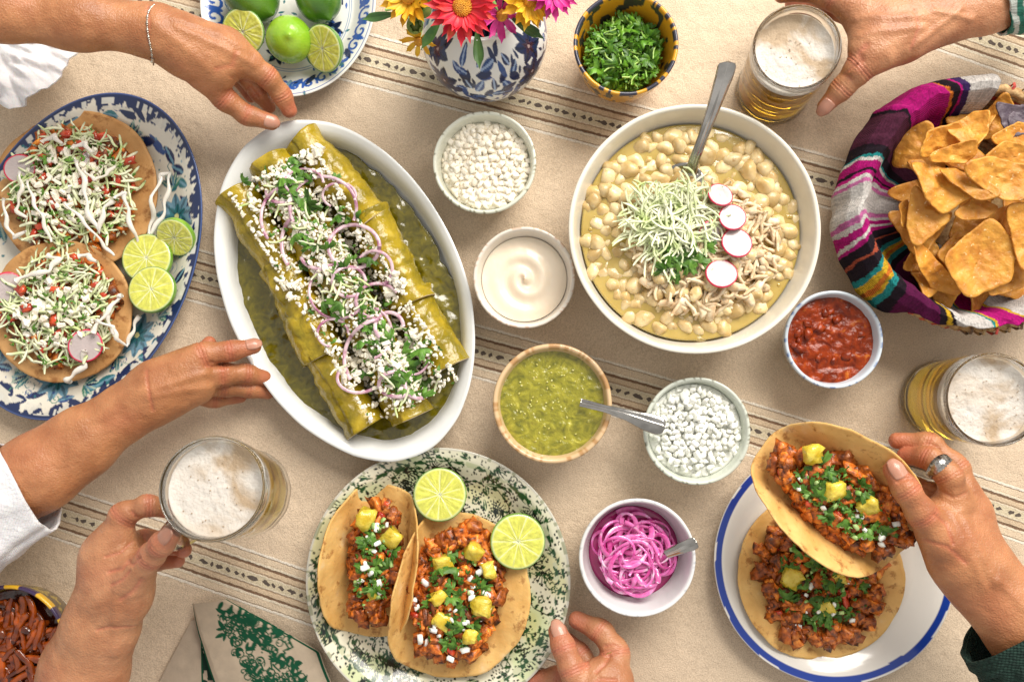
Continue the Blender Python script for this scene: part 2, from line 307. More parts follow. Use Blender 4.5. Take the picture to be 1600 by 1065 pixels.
# --- painters
NV = (.012, .024, .085); BL = (.03, .075, .24); TEAL = (.03, .16, .19); LB = (.15, .30, .40); GRN = (.06, .22, .15)
def paint_tostada(V, a, b):
    x, y = V[:, 0], V[:, 1]; p = Paint(x, y, (.72, .68, .58)); e = np.hypot(x/a, y/b); th = np.arctan2(y/b, x/a)
    r = random.Random(3); pos = lambda t, q: (q*a*math.cos(t), q*b*math.sin(t))
    for k in range(46):
        t = k*2*PI/46+r.uniform(-.04, .04); q = r.uniform(.8, .93); cx, cy = pos(t, q); an = math.atan2(cy, cx)+r.uniform(.8, 2.3)
        p.leaf(cx, cy, r.uniform(.014, .03), r.uniform(.007, .012), an, r.choice([NV, NV, BL, NV, TEAL]), vein=r.choice([None, LB]))
    for k in range(60):
        t = r.uniform(0, 2*PI); q = r.uniform(.72, .92); cx, cy = pos(t, q); an = r.uniform(0, 6.3)
        c = r.choice([LB, TEAL, GRN, BL, NV])
        if k % 3 == 0: p.curl(cx, cy, r.uniform(.004, .009), an, .0011, c)
        elif k % 3 == 1: p.leaf(cx, cy, r.uniform(.008, .016), r.uniform(.003, .006), an, c)
        else: p.line([(cx, cy), (cx+.008*math.cos(an), cy+.008*math.sin(an)), (cx+.014*math.cos(an+.6), cy+.014*math.sin(an+.6))], .001, c)
    for t in (.35, 2.6, 3.35, 4.25, 5.3, 1.35):
        cx, cy = pos(t, .74); p.flower(cx, cy, .026, 9, LB, (.6, .55, .15), t); p.flower(cx, cy, .015, 7, TEAL, (.7, .66, .3), t+.3)
        for s_ in (-1, 1):
            ox, oy = cx+.032*math.cos(t+s_*1.5), cy+.032*math.sin(t+s_*1.5)
            for j in range(5): p.leaf(ox, oy, .018, .007, t+s_*1.4+(j-2)*.45, [GRN, TEAL, LB, NV, TEAL][j], vein=(.4, .5, .4))
    for k in range(260): cx, cy = pos(r.uniform(0, 6.3), r.uniform(.55, .93)); p.dot(cx, cy, r.uniform(.0007, .0018), r.choice([NV, BL, TEAL, LB]))
    nz = .03*vn(np.cos(th)*3, np.sin(th)*3, 5, 4)+.02*vn(np.cos(th)*3, np.sin(th)*3, 14, 5)
    p.put((e-.915-nz*1.6)/.006, NV); p.put(((e > .90) & (e < .97) & (fbm(x, y, 90, 31) > .12))*.9, (.66, .64, .56)); p.put(np.where(e > .982, (e-.982)/.006, 0), (.06, .10, .26))
    p.put(((e > .93) & (e < .965) & (vn(np.cos(th), np.sin(th), 30, 9) > .45))*1., (.6, .6, .55))
    return p.c
def paint_lime(V, a, b):
    x, y = V[:, 0], V[:, 1]; p = Paint(x, y, (.76, .75, .72)); e = np.hypot(x/a, y/b); r = random.Random(8); pos = lambda t, q: (q*a*math.cos(t), q*b*math.sin(t))
    BL = (.03, .10, .40)
    for k in range(34):
        t = k*2*PI/34; cx, cy = pos(t, .87); an = t+1.2
        p.curl(cx, cy, .0095, an, .0032, BL, 1.1); cx, cy = pos(t+.1, .78); p.leaf(cx, cy, .018, .008, t+r.uniform(-1, 1), r.choice([BL, TEAL, NV, LB, BL]))
    for k in range(9): cx, cy = pos(k*2*PI/9+.2, .52); p.flower(cx, cy, .014, 6, r.choice([NV, TEAL, BL]), LB, k)
    for k in range(120): cx, cy = pos(r.uniform(0, 6.3), r.uniform(.1, .95)); p.leaf(cx, cy, r.uniform(.003, .009), .003, r.uniform(0, 6.3), r.choice([NV, TEAL, BL, BL]))
    for q, c in ((.965, BL), (.68, (.2, .3, .5)), (.655, (.2, .3, .5))): p.put((.006-abs(e-q))/.003, c)
    return p.c
def paint_green(V, a, b):
    x, y = V[:, 0], V[:, 1]; p = Paint(x, y, (.80, .77, .60)); e = np.hypot(x/a, y/b); r = random.Random(5); G = (.02, .075, .025); K = (.012, .02, .014)
    pos = lambda t, q: (q*a*math.cos(t), q*b*math.sin(t))
    p.put(np.clip(vn(x, y, 34, 2)*3-.6, 0, 1)*.6, (.55, .68, .32)); p.put(np.clip(vn(x, y, 40, 12)*3-.9, 0, 1)*.5, (.62, .6, .2))
    for k in range(330):
        t = r.uniform(0, 6.3); q = math.sqrt(r.uniform(.1, .9)); cx, cy = pos(t, q); an = r.uniform(0, 6.3); m = k % 5
        if m == 0:
            for j in range(7): p.line([(cx, cy), (cx+.014*math.cos(an+j*.3), cy+.014*math.sin(an+j*.3))], .0013, K, e=.0002)
        elif m == 1: p.curl(cx, cy, r.uniform(.004, .008), an, .0015, r.choice([G, K]), 1.3)
        elif m == 2: p.leaf(cx, cy, .014, .0045, an, G, vein=(.6, .65, .4)); p.leaf(cx, cy, .010, .0035, an+.6, G)
        elif m == 3:
            pts = [(cx, cy)]
            for j in range(6): an += r.uniform(-.7, .7); pts.append((pts[-1][0]+.007*math.cos(an), pts[-1][1]+.007*math.sin(an)))
            p.line(pts, .0013, r.choice([G, K]), e=.0002); [p.leaf(q_[0], q_[1], .007, .0035, an+r.uniform(-1.5, 1.5), G) for q_ in pts]
        else:
            for j in range(10): p.dot(cx+(j % 4)*.0035, cy+(j//4)*.0035, .0012, K)
    for k in range(1500):
        t = r.uniform(0, 6.3); q = r.uniform(.5, .97); cx, cy = pos(t, q); p.dot(cx, cy, r.uniform(.0008, .0015), r.choice([K, G, K]), e=.0002)
    for k in range(72):
        t = k*2*PI/72; cx, cy = pos(t, .905)
        p.leaf(cx, cy, r.uniform(.006, .014), r.uniform(.002, .0045), t+PI/2+r.uniform(-.9, .9), G); 
        if k % 2: p.dot(*pos(t, .955), .0013, K)
        p.dot(*pos(t+.04, .84), .0013, K)
    th = np.arctan2(y, x); p.put((.010+.020*vn(np.cos(th)*2, np.sin(th)*2, 9, 6)-abs(e-.89))/.008, G)
    p.put(((e > .87) & (e < .91) & (vn(x, y, 220, 7) > .35))*1., (.6, .62, .42)); p.put((e-.975)/.006, (.6, .58, .5)); p.put(((e > .968) & (vn(np.cos(th), np.sin(th), 40, 3) > .3))*.7, (.25, .27, .15))
    return p.c
def platter(name, label, px, py, pa, pb, h, ang, painter, mat, seed=0, n=480, m=260, t=.0045, well=.72, zoff=0, wob=.0, zw=0):
    c = P(px, py, h+zoff); a = L(pa, h+zoff); b = L(pb, h+zoff); r = thing(name, label, 'platter' if pa > pb*1.1 else 'plate', (c.x, c.y, zoff), (0, 0, ang)); q = .008/a; T = t/a
    pf = [(1e-5, .0015), (well*.9, .0015), (well*.92, 0), (well*.95, 0), (well*1.02, .004), (.9, h*.72), (.985, h-.0015), (1.0, h), (.992, h+.0015), (.975, h+.0008), (.9, h*.72+t), (well*1.03, .0075), (well*.93, .0055), (1e-5, .0055)]
    pf = resample(smoothprof(pf, 2), m); V, F = lathe(pf, n, a, b, wob, seed, zw)
    mesh('platter_body' if pa > pb*1.1 else 'plate_body', V, F, mat, r, col=painter(V, a, b) if painter else None)
    return r, a, b
glazeP = M('painted_glaze', (.93, .92, .9), (1, 1, 1), .2, 30, attr=True, bump=.0002, bs=120, coat=.4)
# ------------------------------------------------------------------ shared food materials and piece meshes
tort = M('tortilla', (.62, .34, .09), (.78, .49, .17), .62, 38, (.3, .62), bump=.0007, bs=130, sss=.12, ssr=(1, .6, .3), ssc=.003, c3=(.80, .56, .28), spots=(.36, .15, .035), spt=(.55, .66), sps=85, hv=.05, bump2=.0015, bs2=45)
tortd = M('tostada_tortilla', (.42, .20, .06), (.58, .32, .12), .6, 30, (.3, .65), bump=.0008, bs=120, spots=(.24, .09, .02), spt=(.53, .66), sps=75, hv=.05, bump2=.0015, bs2=40)
meat = M('roast_meat', (.055, .010, .003), (.56, .14, .016), .42, 150, (.32, .56), bump=.0016, bs=320, coat=.22, sss=.05, c3=(.78, .29, .05), rand=[(.4, .35, .3), (1, 1, 1), (1.5, 1.5, 1.2), (.6, .5, .45), (1.3, 1.2, 1), (1.7, 1.9, 1.5)])
pine = M('pineapple', (.60, .43, .02), (.80, .64, .10), .3, 110, bump=.0012, bs=240, bump2=.002, bs2=90, sss=.35, ssr=(1, .7, .2), ssc=.006, coat=.4, hv=.08)
cil = M('cilantro', (.035, .11, .010), (.13, .27, .035), .45, 120, bump=.0004, bs=400, hv=.25, spec=.4)
cilL = M('green_onion', (.22, .42, .10), (.50, .64, .26), .4, 80, hv=.15, sss=.2, ssc=.002)
oni = M('white_onion', (.90, .91, .82), (.96, .96, .90), .28, 60, sss=.35, ssr=(1, 1, 1), ssc=.0015, coat=.3, hv=.04, bump=.0002)
cab = M('cabbage', (.50, .62, .22), (.84, .86, .62), .38, 70, (.3, .6), sss=.15, ssr=(.9, 1, .6), ssc=.0015, bump=.0003, bs=300, coat=.1)
chz = M('fresh_cheese', (.86, .79, .63), (.92, .88, .77), .75, 80, sss=.3, ssr=(1, 1, .9), ssc=.0015, bump=.0006, bs=350, hv=.03)
cream = M('cream_sauce', (.74, .69, .60), (.80, .76, .69), .22, 30, sss=.3, ssr=(1, .9, .7), ssc=.004, coat=.3)
tomato = M('tomato', (.42, .03, .012), (.68, .10, .03), .25, 120, sss=.25, ssr=(1, .2, .1), ssc=.004, coat=.5, hv=.15)
hom = M('hominy_kernel', (.52, .35, .13), (.84, .68, .40), .34, 55, spots=(.46, .28, .10), spt=(.62, .70), sps=120, sss=.4, ssr=(1, .8, .45), ssc=.006, hv=.16, bump=.0006, bs=180, coat=.25)
shred_m = M('shredded_chicken', (.64, .44, .24), (.88, .74, .52), .5, 130, sss=.25, ssr=(1, .7, .5), ssc=.004, bump=.0008, bs=260, hv=.1)
radm = M('radish', (.96, .96, .96), (1, 1, 1), .3, 60, attr=True, sss=.25, ssr=(1, .9, .9), ssc=.003, coat=.4, bump=.0002)
limem = M('lime_flesh', (.9, .92, .85), (1, 1, 1), .25, 260, attr=True, sss=.3, ssr=(.8, 1, .3), ssc=.004, coat=.5, bump=.0004, bs=500)
rind = M('lime_rind', (.10, .28, .015), (.30, .50, .05), .3, 40, bump=.0005, bs=500, coat=.4, sss=.1, ssr=(.5, 1, .2), ssc=.003)
silver = M('steel', (.30, .29, .27), (.62, .60, .57), .14, 30, metal=1, rvar=.06, bump=.0001, bs=60)
ring_on = M('red_onion_ring', (.34, .10, .20), (.74, .55, .60), .3, 75, (.32, .58), sss=.3, ssr=(1, .6, .8), ssc=.003, coat=.4)

ME = {}
def lumps(key, mat, n, sx, sy, sz, rd, jit, seed=0, name=None, smooth=True, nn=3):
    ME[key] = []
    for i in range(n):
        r = np.random.RandomState(seed+i*7); k = r.uniform(.8, 1.2, 3)
        V, F = lump(sx*k[0], sy*k[1], sz*k[2], rd, jit, seed+i, nn); ME[key].append(mesh(name or key, V, F, mat, link=False, smooth=smooth))
lumps('meat', meat, 12, .0150, .0112, .0092, .10, .15, 1, 'meat_piece', nn=4)
lumps('pine', pine, 5, .0182, .0160, .0115, .40, .12, 20, 'pineapple_chunk', nn=4)
lumps('dice', oni, 9, .0074, .0060, .0048, .15, .09, 30, 'onion_piece', True, 4)
lumps('cube', M('cheese_cube', (.90, .81, .65), (.95, .89, .77), .55, 60, sss=.3, ssr=(1, 1, .9), ssc=.0015, hv=.04, bump=.0005), 8, .0072, .0066, .0054, .12, .08, 40, 'cheese_piece', True, 4)
lumps('hom', hom, 9, .0152, .0144, .0122, .72, .055, 50, 'hominy_kernel', nn=4)
lumps('tom', tomato, 5, .012, .007, .0045, .2, .16, 60, 'tomato_piece')
lumps('bit', oni, 4, .006, .004, .003, .5, .1, 70, 'onion_bit')
lumps('chk', shred_m, 6, .018, .008, .007, .55, .16, 80, 'chicken_piece')
lumps('chili', meat, 6, .024, .009, .007, .5, .13, 90, 'chili_strip')
def leafmesh(s, seed, lobes=3, curl=.3):
    r = random.Random(seed); pts = [(0, 0)]
    out = []
    for i in range(lobes):
        a = (i-(lobes-1)/2)*.95+r.uniform(-.15, .15); ra = s*r.uniform(.75, 1)
        for da, q in ((-.34, .62), (-.15, .98), (0, .86), (.15, 1.0), (.34, .62)): out.append((a+da, ra*q))
    V = [(0, 0, 0)]+[(q*math.cos(a), q*math.sin(a), curl*q*q/s*math.cos(a*2)+r.uniform(-.06, .06)*s) for a, q in out]
    V += [(v[0]*.45, v[1]*.45, v[2]+.1*s) for v in V[1:]]
    n = len(out); F = []
    for i in range(n-1): F += [[1+i, 2+i, 2+n+i, 1+n+i], [1+n+i, 2+n+i, 0]]
    return np.array(V), F
ME['leaf'] = [mesh('cilantro_leaf', *leafmesh(.0135, i), cil, link=False) for i in range(6)]
def shred(seed, l=.03, w=.0015, curl=1.0, flat=.45, nn=7, n=5):
    r = random.Random(seed); a = 0; p = [np.zeros(3)]; k = r.uniform(-1, 1)*curl*46
    for i in range(nn): a += k*l/nn+r.uniform(-.3, .3)*7/nn; p.append(p[-1]+np.array([math.cos(a), math.sin(a), r.uniform(-.25, .25)])*l/nn)
    p = np.array(p)-np.mean(p, 0); return tube(p, w*np.array([.6]+[1]*(nn-1)+[.5]), n, flat)
def scatter(key, n, fn, parent, name=None, tilt=.6, sc=(.8, 1.2), seed=0):
    """FN gives (x, y, z) in the parent's frame"""
    r = random.Random(seed); out = []
    for i in range(n):
        m = r.choice(ME[key]); p = fn(i, r)
        out.append(put(name or m.name.split('.')[0], m, parent, p[:3], (r.uniform(-tilt, tilt), r.uniform(-tilt, tilt), r.uniform(0, 6.28)), r.uniform(*sc)))
    return out
def stuff(name, gens, mat, parent):
    V, F = join(gens); return tag(mesh(name, V, F, mat, parent, smooth=name not in ('crumbled_cheese', 'cheese_cluster')), kind='stuff')
def jitter_disc(n, R, seed=0, ax=1, ay=1):
    """roughly even points in a disc"""
    r = random.Random(seed); pts = []; s = R*math.sqrt(PI/n)*1.05; k = int(R/s)+2
    for i in range(-k, k+1):
        for j in range(-k, k+1):
            x = (i+.5*(j % 2))*s+r.uniform(-.25, .25)*s; y = j*s*.87+r.uniform(-.25, .25)*s
            if math.hypot(x, y) < R: pts.append((x*ax, y*ay))
    r.shuffle(pts); return pts
def chopped(n, fn, seed=0, s=(.003, .007)):
    r = random.Random(seed); o = []
    for i in range(n):
        x, y, z = fn(i, r); o.append(xf(leafmesh(r.uniform(*s), seed+i, r.choice((1, 2, 3))), (x, y, z), (r.uniform(-.9, .9), r.uniform(-.9, .9), r.uniform(0, 6.3))))
    return o
def crumbs(n, fn, seed=0, s=(.002, .0055)):
    r = random.Random(seed); o = []
    for i in range(n):
        x, y, z = fn(i, r); q = r.uniform(*s); o.append(xf(lump(q*r.uniform(.8, 2.2), q, q*.8, .45, .16, seed+i, 3), (x, y, z), (r.uniform(-.7, .7), r.uniform(-.7, .7), r.uniform(0, 6.3))))
    return o

def radish(parent, loc, R, rot, label=None, t=.0018, name='radish_slice'):
    n = 40; rr = [1e-4, R*.25, R*.5, R*.75, R*.88, R*.94, R, R, R*.9, 1e-4]; zz = [t, t*1.1, t, t*.95, t, t, t*.8, .1*t, 0, 0]
    V, F = lathe(list(zip(rr, zz)), n, 1, .94, .02, int(R*1e5) % 50); d = np.hypot(V[:, 0], V[:, 1]/.94)/R; th = np.arctan2(V[:, 1], V[:, 0])
    c = np.tile([.50, .43, .42], (len(V), 1)); c *= (1-.07*(np.cos(th*7)**2)*((d > .2) & (d < .85)))[:, None]
    m = np.clip((d-.885)/.03, 0, 1)[:, None]; c = c*(1-m)+np.array([.62, .015, .07])*m
    o = mesh(name, V, F, radm, parent, col=c, loc=loc); o.rotation_euler = rot
    if label: o['label'] = label
    return o
def lime_slice(label, px, py, pr, z, rot=(0, 0, 0), t=.008, seed=0, dome=0, group=None, zs=1):
    c = P(px, py, z); R = L(pr, z); th_ = thing('lime_half' if dome else 'lime_slice', label, 'lime', c, rot, group); n = 96; nr = 26
    a = np.arange(n)*2*PI/n; q = np.linspace(.001, 1, nr); x = (R*q[:, None]*np.cos(a)).ravel(); y = (R*q[:, None]*np.sin(a)).ravel(); e = np.hypot(x, y)/R; th = np.arctan2(y, x)
    ns = 10; ph = (th+seed*.3+.08*np.sin(th*3+seed))*ns/(2*PI); f = abs(ph-np.round(ph))*2*PI/ns*e*R
    seg = np.tile([.62, .62, .11], (len(x), 1))*(1+.16*vn(th*9, e*2.0, 2, seed)+.10*vn(x, y, 300, seed+1))[:, None]
    mem = np.clip(1-(f-.0003)/.0004, 0, 1)*.6; mem = np.maximum(mem, np.clip((e-.915)/.02, 0, 1)); mem = np.maximum(mem, np.clip((.085-e)/.03, 0, 1))
    c_ = seg*(1-mem[:, None])+np.array([.86, .88, .60])*mem[:, None]; m = np.clip((e-.945)/.03, 0, 1)[:, None]; c_ = c_*(1-m)+np.array([.16, .36, .03])*m
    zt = t-.0006*mem+.0005*vn(th*8, e*2, 3, seed)*(e < .88)-.0012*np.clip((e-.96)/.04, 0, 1)
    mesh('flesh', np.stack([x, y, zt], 1), gridF(nr, n, cv=True), limem, th_, col=c_)
    if dome: pf = [(1e-4, -dome), (R*.12, -dome*.97), (R*.5, -dome*.84), (R*.85, -dome*.4), (R*.99, 0), (R*1.003, t*.7), (R*.985, t-.0008)]
    else: pf = [(1e-4, 0), (R*.97, 0), (R*1.0, t*.15), (R*1.003, t*.8), (R*.985, t-.0008)]
    mesh('rind', *lathe(smoothprof(pf, 1), n), rind, th_)
    return th_
def whole_lime(label, px, py, pr, z, rot, mat, seed):
    c = P(px, py, z); R = L(pr, z); o = thing('lime', label, 'lime', c, rot, 'whole limes on the small plate')
    u = np.linspace(0, PI, 40); V, F = lathe([(max(1e-4, R*math.sin(t)), R*1.12*math.cos(t)*(-1)+(.004*math.exp(-((t-PI)/.18)**2))) for t in u], 48, 1, 1, .015, seed)
    mesh('lime_skin', V, F, mat, o); mesh('stem_scar', *lathe([(1e-4, 0), (.0022, 0), (.0026, .0008), (.0014, .0014), (1e-4, .001)], 12), M('stem_scar', (.25, .2, .08), None, .8), o, loc=(0, 0, -R*1.12-.0005))
    return o

# ------------------------------------------------------------------ enchiladas on the white oval platter
ang = math.atan2(.905, -.426)
plat, pa, pb_ = platter('serving_platter', 'large plain white oval platter holding enchiladas in green sauce', 538, 451, 290, 188, .036, ang, None, M('porcelain', (.70, .71, .69), (.80, .81, .79), .16, 14, bump=.0006, bs=38, coat=.5), 3, 160, 90, .005, .83, wob=.009, zw=.0015)
sauceg = M('green_sauce', (.075, .066, .002), (.19, .155, .005), .16, 90, (.3, .7), bump=.0012, bs=60, bump2=.004, bs2=32, coat=.8, sss=.12, ssr=(.6, 1, .2), ssc=.004, c3=(.30, .24, .015), dist=1.4)
out = [(345, 330), (362, 420), (385, 500), (420, 570), (455, 620), (500, 672), (560, 697), (640, 693), (700, 655), (735, 590), (741, 530), (722, 470), (690, 410), (655, 345), (620, 300), (580, 262), (540, 232), (500, 215), (450, 222), (380, 270)]
Q = np.array([P(a, b, .016)[:2] for a, b in out]); cc = P(545, 455, .016); sauce = thing('green_sauce_pool', 'dark green tomatillo sauce pooled around the rolled enchiladas', 'sauce', (cc.x, cc.y, 0))
qa = np.arctan2(Q[:, 1]-cc.y, Q[:, 0]-cc.x); qr = np.hypot(Q[:, 1]-cc.y, Q[:, 0]-cc.x); od = np.argsort(qa); th = np.arange(240)*2*PI/240; th[th > PI] -= 2*PI
Ro = np.interp(th, np.r_[qa[od]-2*PI, qa[od], qa[od]+2*PI], np.r_[qr[od], qr[od], qr[od]]); Ro = Ro*(1+.018*vn(np.cos(th), np.sin(th), 12, 5)); th0 = np.arange(240)*2*PI/240
surf('sauce_surface', sauce, 1, .0150, sauceg, lambda x, y: .0018*fbm(x, y, 70, 4)+.0050*np.clip(fbm(x, y, 45, 14)+.1, 0, 1), 90, 240, outline=Ro)
ench_m = M('sauced_tortilla', (.19, .15, .005), (.42, .295, .012), .26, 40, (.30, .60), bump=.0008, bs=110, coat=.25, sss=.15, ssr=(1, .7, .2), ssc=.004, c3=(.54, .40, .05), bump2=.0035, bs2=55, dist=.5)
inn = M('roll_inside', (.62, .48, .28), (.74, .60, .40), .6, 60, bump=.0006)
fill_m = M('chicken_filling', (.6, .5, .36), (.78, .69, .55), .6, 150, bump=.001)
cols = [[(378, 308), (440, 425), (506, 548), (566, 672)], [(424, 262), (499, 385), (573, 512), (645, 652)], [(478, 226), (574, 345), (644, 466), (700, 576)]]
lab = {0: 'upper', 1: 'middle', 2: 'lower'}; cl_ = ['enchilada in the row nearest the gripping thumb', 'enchilada in the central row', 'enchilada in the row beside the wide glossy sauce']
pos_ = ['at the upper end', 'between two others', 'with its open end showing']
for ci, cpts in enumerate(cols):
    for k in range(3):
        z0 = .029+(.004 if ci == 1 else 0); a = P(*cpts[k], z0); b = P(*cpts[k+1], z0); d = (b-a); a = a-d*.06; b = b+d*(.06 if k < 2 else .0); d = b-a; ln_ = d.length; R = .0208+.0014*((k+ci) % 2)
        root = thing('enchilada', cl_[ci]+', '+pos_[k], 'enchilada', ((a.x+b.x)/2, (a.y+b.y)/2, z0-.002*k+(.0025 if k == 1 else 0)), (0, .03*(1-k), math.atan2(d.y, d.x)+[.05, -.06, .07, -.05, .04, -.03, .06, -.07, .02][ci*3+k]), 'enchiladas on the white platter')
        m, n = 60, 64; u = np.linspace(-.5, .5, m); t = np.linspace(.2*PI, 2.5*PI, n)   # a rolled sheet
        U, T = np.meshgrid(u, t, indexing='ij'); T = T+.30*vn(U*ln_, U*0, 40, ci*3+k)*(t/(2.5*PI))[None, :]**3; rr = R*(.86+.16*T/(2.5*PI))*(1+.10*np.clip(abs(U)*2-.75, 0, 1)/.25*(np.sin(T*1.3+k) > -2))
        wr = .96+.16*vn(U*ln_+ci*3.1+k*9, T*.012, 42, 3)+.05*vn(U*ln_+k, T*.012, 120, 6)+.03*vn(U*ln_+k, T*.02, 230, 8)+.10*np.abs(vn(U*ln_*1.0+.5*ci, T*.006+k, 75, 11))-.10*np.clip(abs(U)*2-.8, 0, 1)*(1 if k < 2 else 0)
        X_ = U*ln_*(1+.03*np.sin(T+ci)); Y_ = rr*wr*np.cos(T+.5)*1.03; Z_ = rr*wr*np.sin(T+.5)*.96
        V = np.stack([X_, Y_, Z_], -1).reshape(-1, 3); o = mesh('rolled_tortilla', V, gridF(m, n), ench_m, root)
        so = o.modifiers.new('thick', 'SOLIDIFY'); so.thickness = .0018; so.offset = -1; o.data.materials.append(inn); so.material_offset = 0; so.material_offset_rim = 1
        V, F = tube([(x, .0, -.001) for x in np.linspace(-.42*ln_, .46*ln_, 8)], R*.66, 12, .8); V = V+RS.randn(*V.shape)*.0008
        mesh('filling', V, F, fill_m, root)
def ez(px, py):   # height of the top of the rows
    best = .02
    for ci, c in enumerate(cols):
        for k in range(3):
            ax, ay = c[k]; bx, by = c[k+1]; t = max(0, min(1, ((px-ax)*(bx-ax)+(py-ay)*(by-ay))/((bx-ax)**2+(by-ay)**2))); dd = math.hypot(px-ax-t*(bx-ax), py-ay-t*(by-ay))
            if dd < 36: best = max(best, .032+.0225*math.sqrt(1-(dd/36)**2)+(.004 if ci == 1 else 0))
    return best
garn = thing('enchilada_garnish', 'white cheese crumbs, cilantro and red onion rings strewn over the enchiladas', 'garnish', (cc.x, cc.y, 0))
def gpos(spread, r):
    t = r.uniform(-.46, .46); s = r.gauss(0, spread); t = max(-.5, min(.5, t)); s = max(-1.35, min(1.15, s)); cx, cy = 541+t*248+s*60*.88, 443+t*400-s*60*.46; return cx, cy
def G(lift=0, spread=.55):
    def f(i, r):
        px, py = gpos(spread, r); z = ez(px, py)+lift*r.random()+.001; return tuple(P(px, py, z)-garn.location)
    return f
stuff('crumbled_cheese', crumbs(2000, G(.005, .85), 3, (.0013, .0036)), chz, garn)
cl_c = []
rr_ = random.Random(44)
for i in range(18):
    px, py = gpos(.75, rr_); 
    for j in range(14): qx, qy = px+rr_.gauss(0, 9), py+rr_.gauss(0, 9); cl_c += crumbs(1, lambda i_, r_: tuple(P(qx, qy, ez(qx, qy)+.0015+.005*rr_.random())-garn.location), rr_.randint(0, 9999), (.0025, .0065))
stuff('cheese_cluster', cl_c, chz, garn)
stuff('chopped_cilantro', chopped(300, G(.006, .55), 4, (.004, .009)), cil, garn)
scatter('leaf', 60, G(.008, .45), garn, 'cilantro_leaf', .5, (.8, 1.4), 5)
stuff('shredded_cabbage', [xf(shred(i, .022, .0013), G(.008, .4)(i, random.Random(i+50)), (rnd.uniform(-.3, .3), rnd.uniform(-.3, .3), rnd.uniform(0, 6))) for i in range(80)], cab, garn)
for i, (px, py, pr, a0, a1, sy) in enumerate([(505, 325, 52, -.4, 3.6, .95), (553, 385, 40, 0, 6.28, .85), (528, 455, 45, 1.2, 5.6, .95), (545, 440, 26, 0, 5.5, .9), (600, 560, 62, 1.7, 3.7, 1), (570, 520, 42, -1.2, 1.2, 1), (560, 590, 33, 2.6, 5.6, .7), (608, 510, 22, 0, 4, 1), (530, 305, 26, -.4, 4.2, .75), (448, 340, 40, 1.9, 3.9, 1.2), (470, 380, 30, 2.1, 4.0, 1.5), (645, 555, 25, 4, 6.2, 1.2), (440, 300, 24, 3, 6.3, .7), (505, 400, 34, 3.2, 6.1, .6), (475, 285, 30, 0, 5, .7), (590, 470, 34, .5, 4.6, .8), (620, 600, 28, 1, 5.5, .7), (520, 520, 24, 0, 4.5, .9), (585, 420, 28, -1, 2.5, 1), (655, 600, 22, 2, 5, 1)]):
    t = np.linspace(a0, a1, 26); pts = []
    for q in t: X1, Y1 = px+pr*math.cos(q), py-pr*sy*math.sin(q); pts.append(tuple(P(X1, Y1, max(ez(X1, Y1), .047)+.0065+.002*math.sin(q*2+i))-garn.location))
    mesh('onion_ring', *tube(pts, .0018+.0004*math.sin(i*2.1), 7, .5), ring_on, garn)

# ------------------------------------------------------------------ tostadas on the painted oval platter
ang2 = math.atan2(.94, .34)
tp, ta, tb_ = platter('painted_platter', 'oval painted platter with blue and teal flowers and a navy rim under two tostadas', 124, 398.5, 271.6, 185.5, .024, ang2, paint_tostada, glazeP, 4, 620, 330)
def tortilla(root, R, mat, seed, t=.0022, prof=None, wav=.0016, nr=26, na=72):
    """round tortilla; PROF(s) bends it across x -> (x, z)"""
    a = np.arange(na)*2*PI/na; q = np.linspace(1e-3, 1, nr); k = 1+.025*vn(np.cos(a), np.sin(a), 2.5, seed)+.008*vn(np.cos(a), np.sin(a), 12, seed+1)
    x = (R*q[:, None]*k*np.cos(a)).ravel(); y = (R*q[:, None]*k*np.sin(a)).ravel(); z = wav*fbm(x, y, 22, seed)+.0007*vn(x, y, 90, seed+4)
    if prof: X1, Z1, NX, NZ = prof(x); V = np.stack([X1+NX*z, y, Z1+NZ*z], 1)
    else: V = np.stack([x, y, z+.5*wav*(np.hypot(x, y)/R)**4*2], 1)
    o = mesh('tortilla', V, gridF(nr, na, cv=True), mat, root); so = o.modifiers.new('thick', 'SOLIDIFY'); so.thickness = t; so.offset = 0
    return o
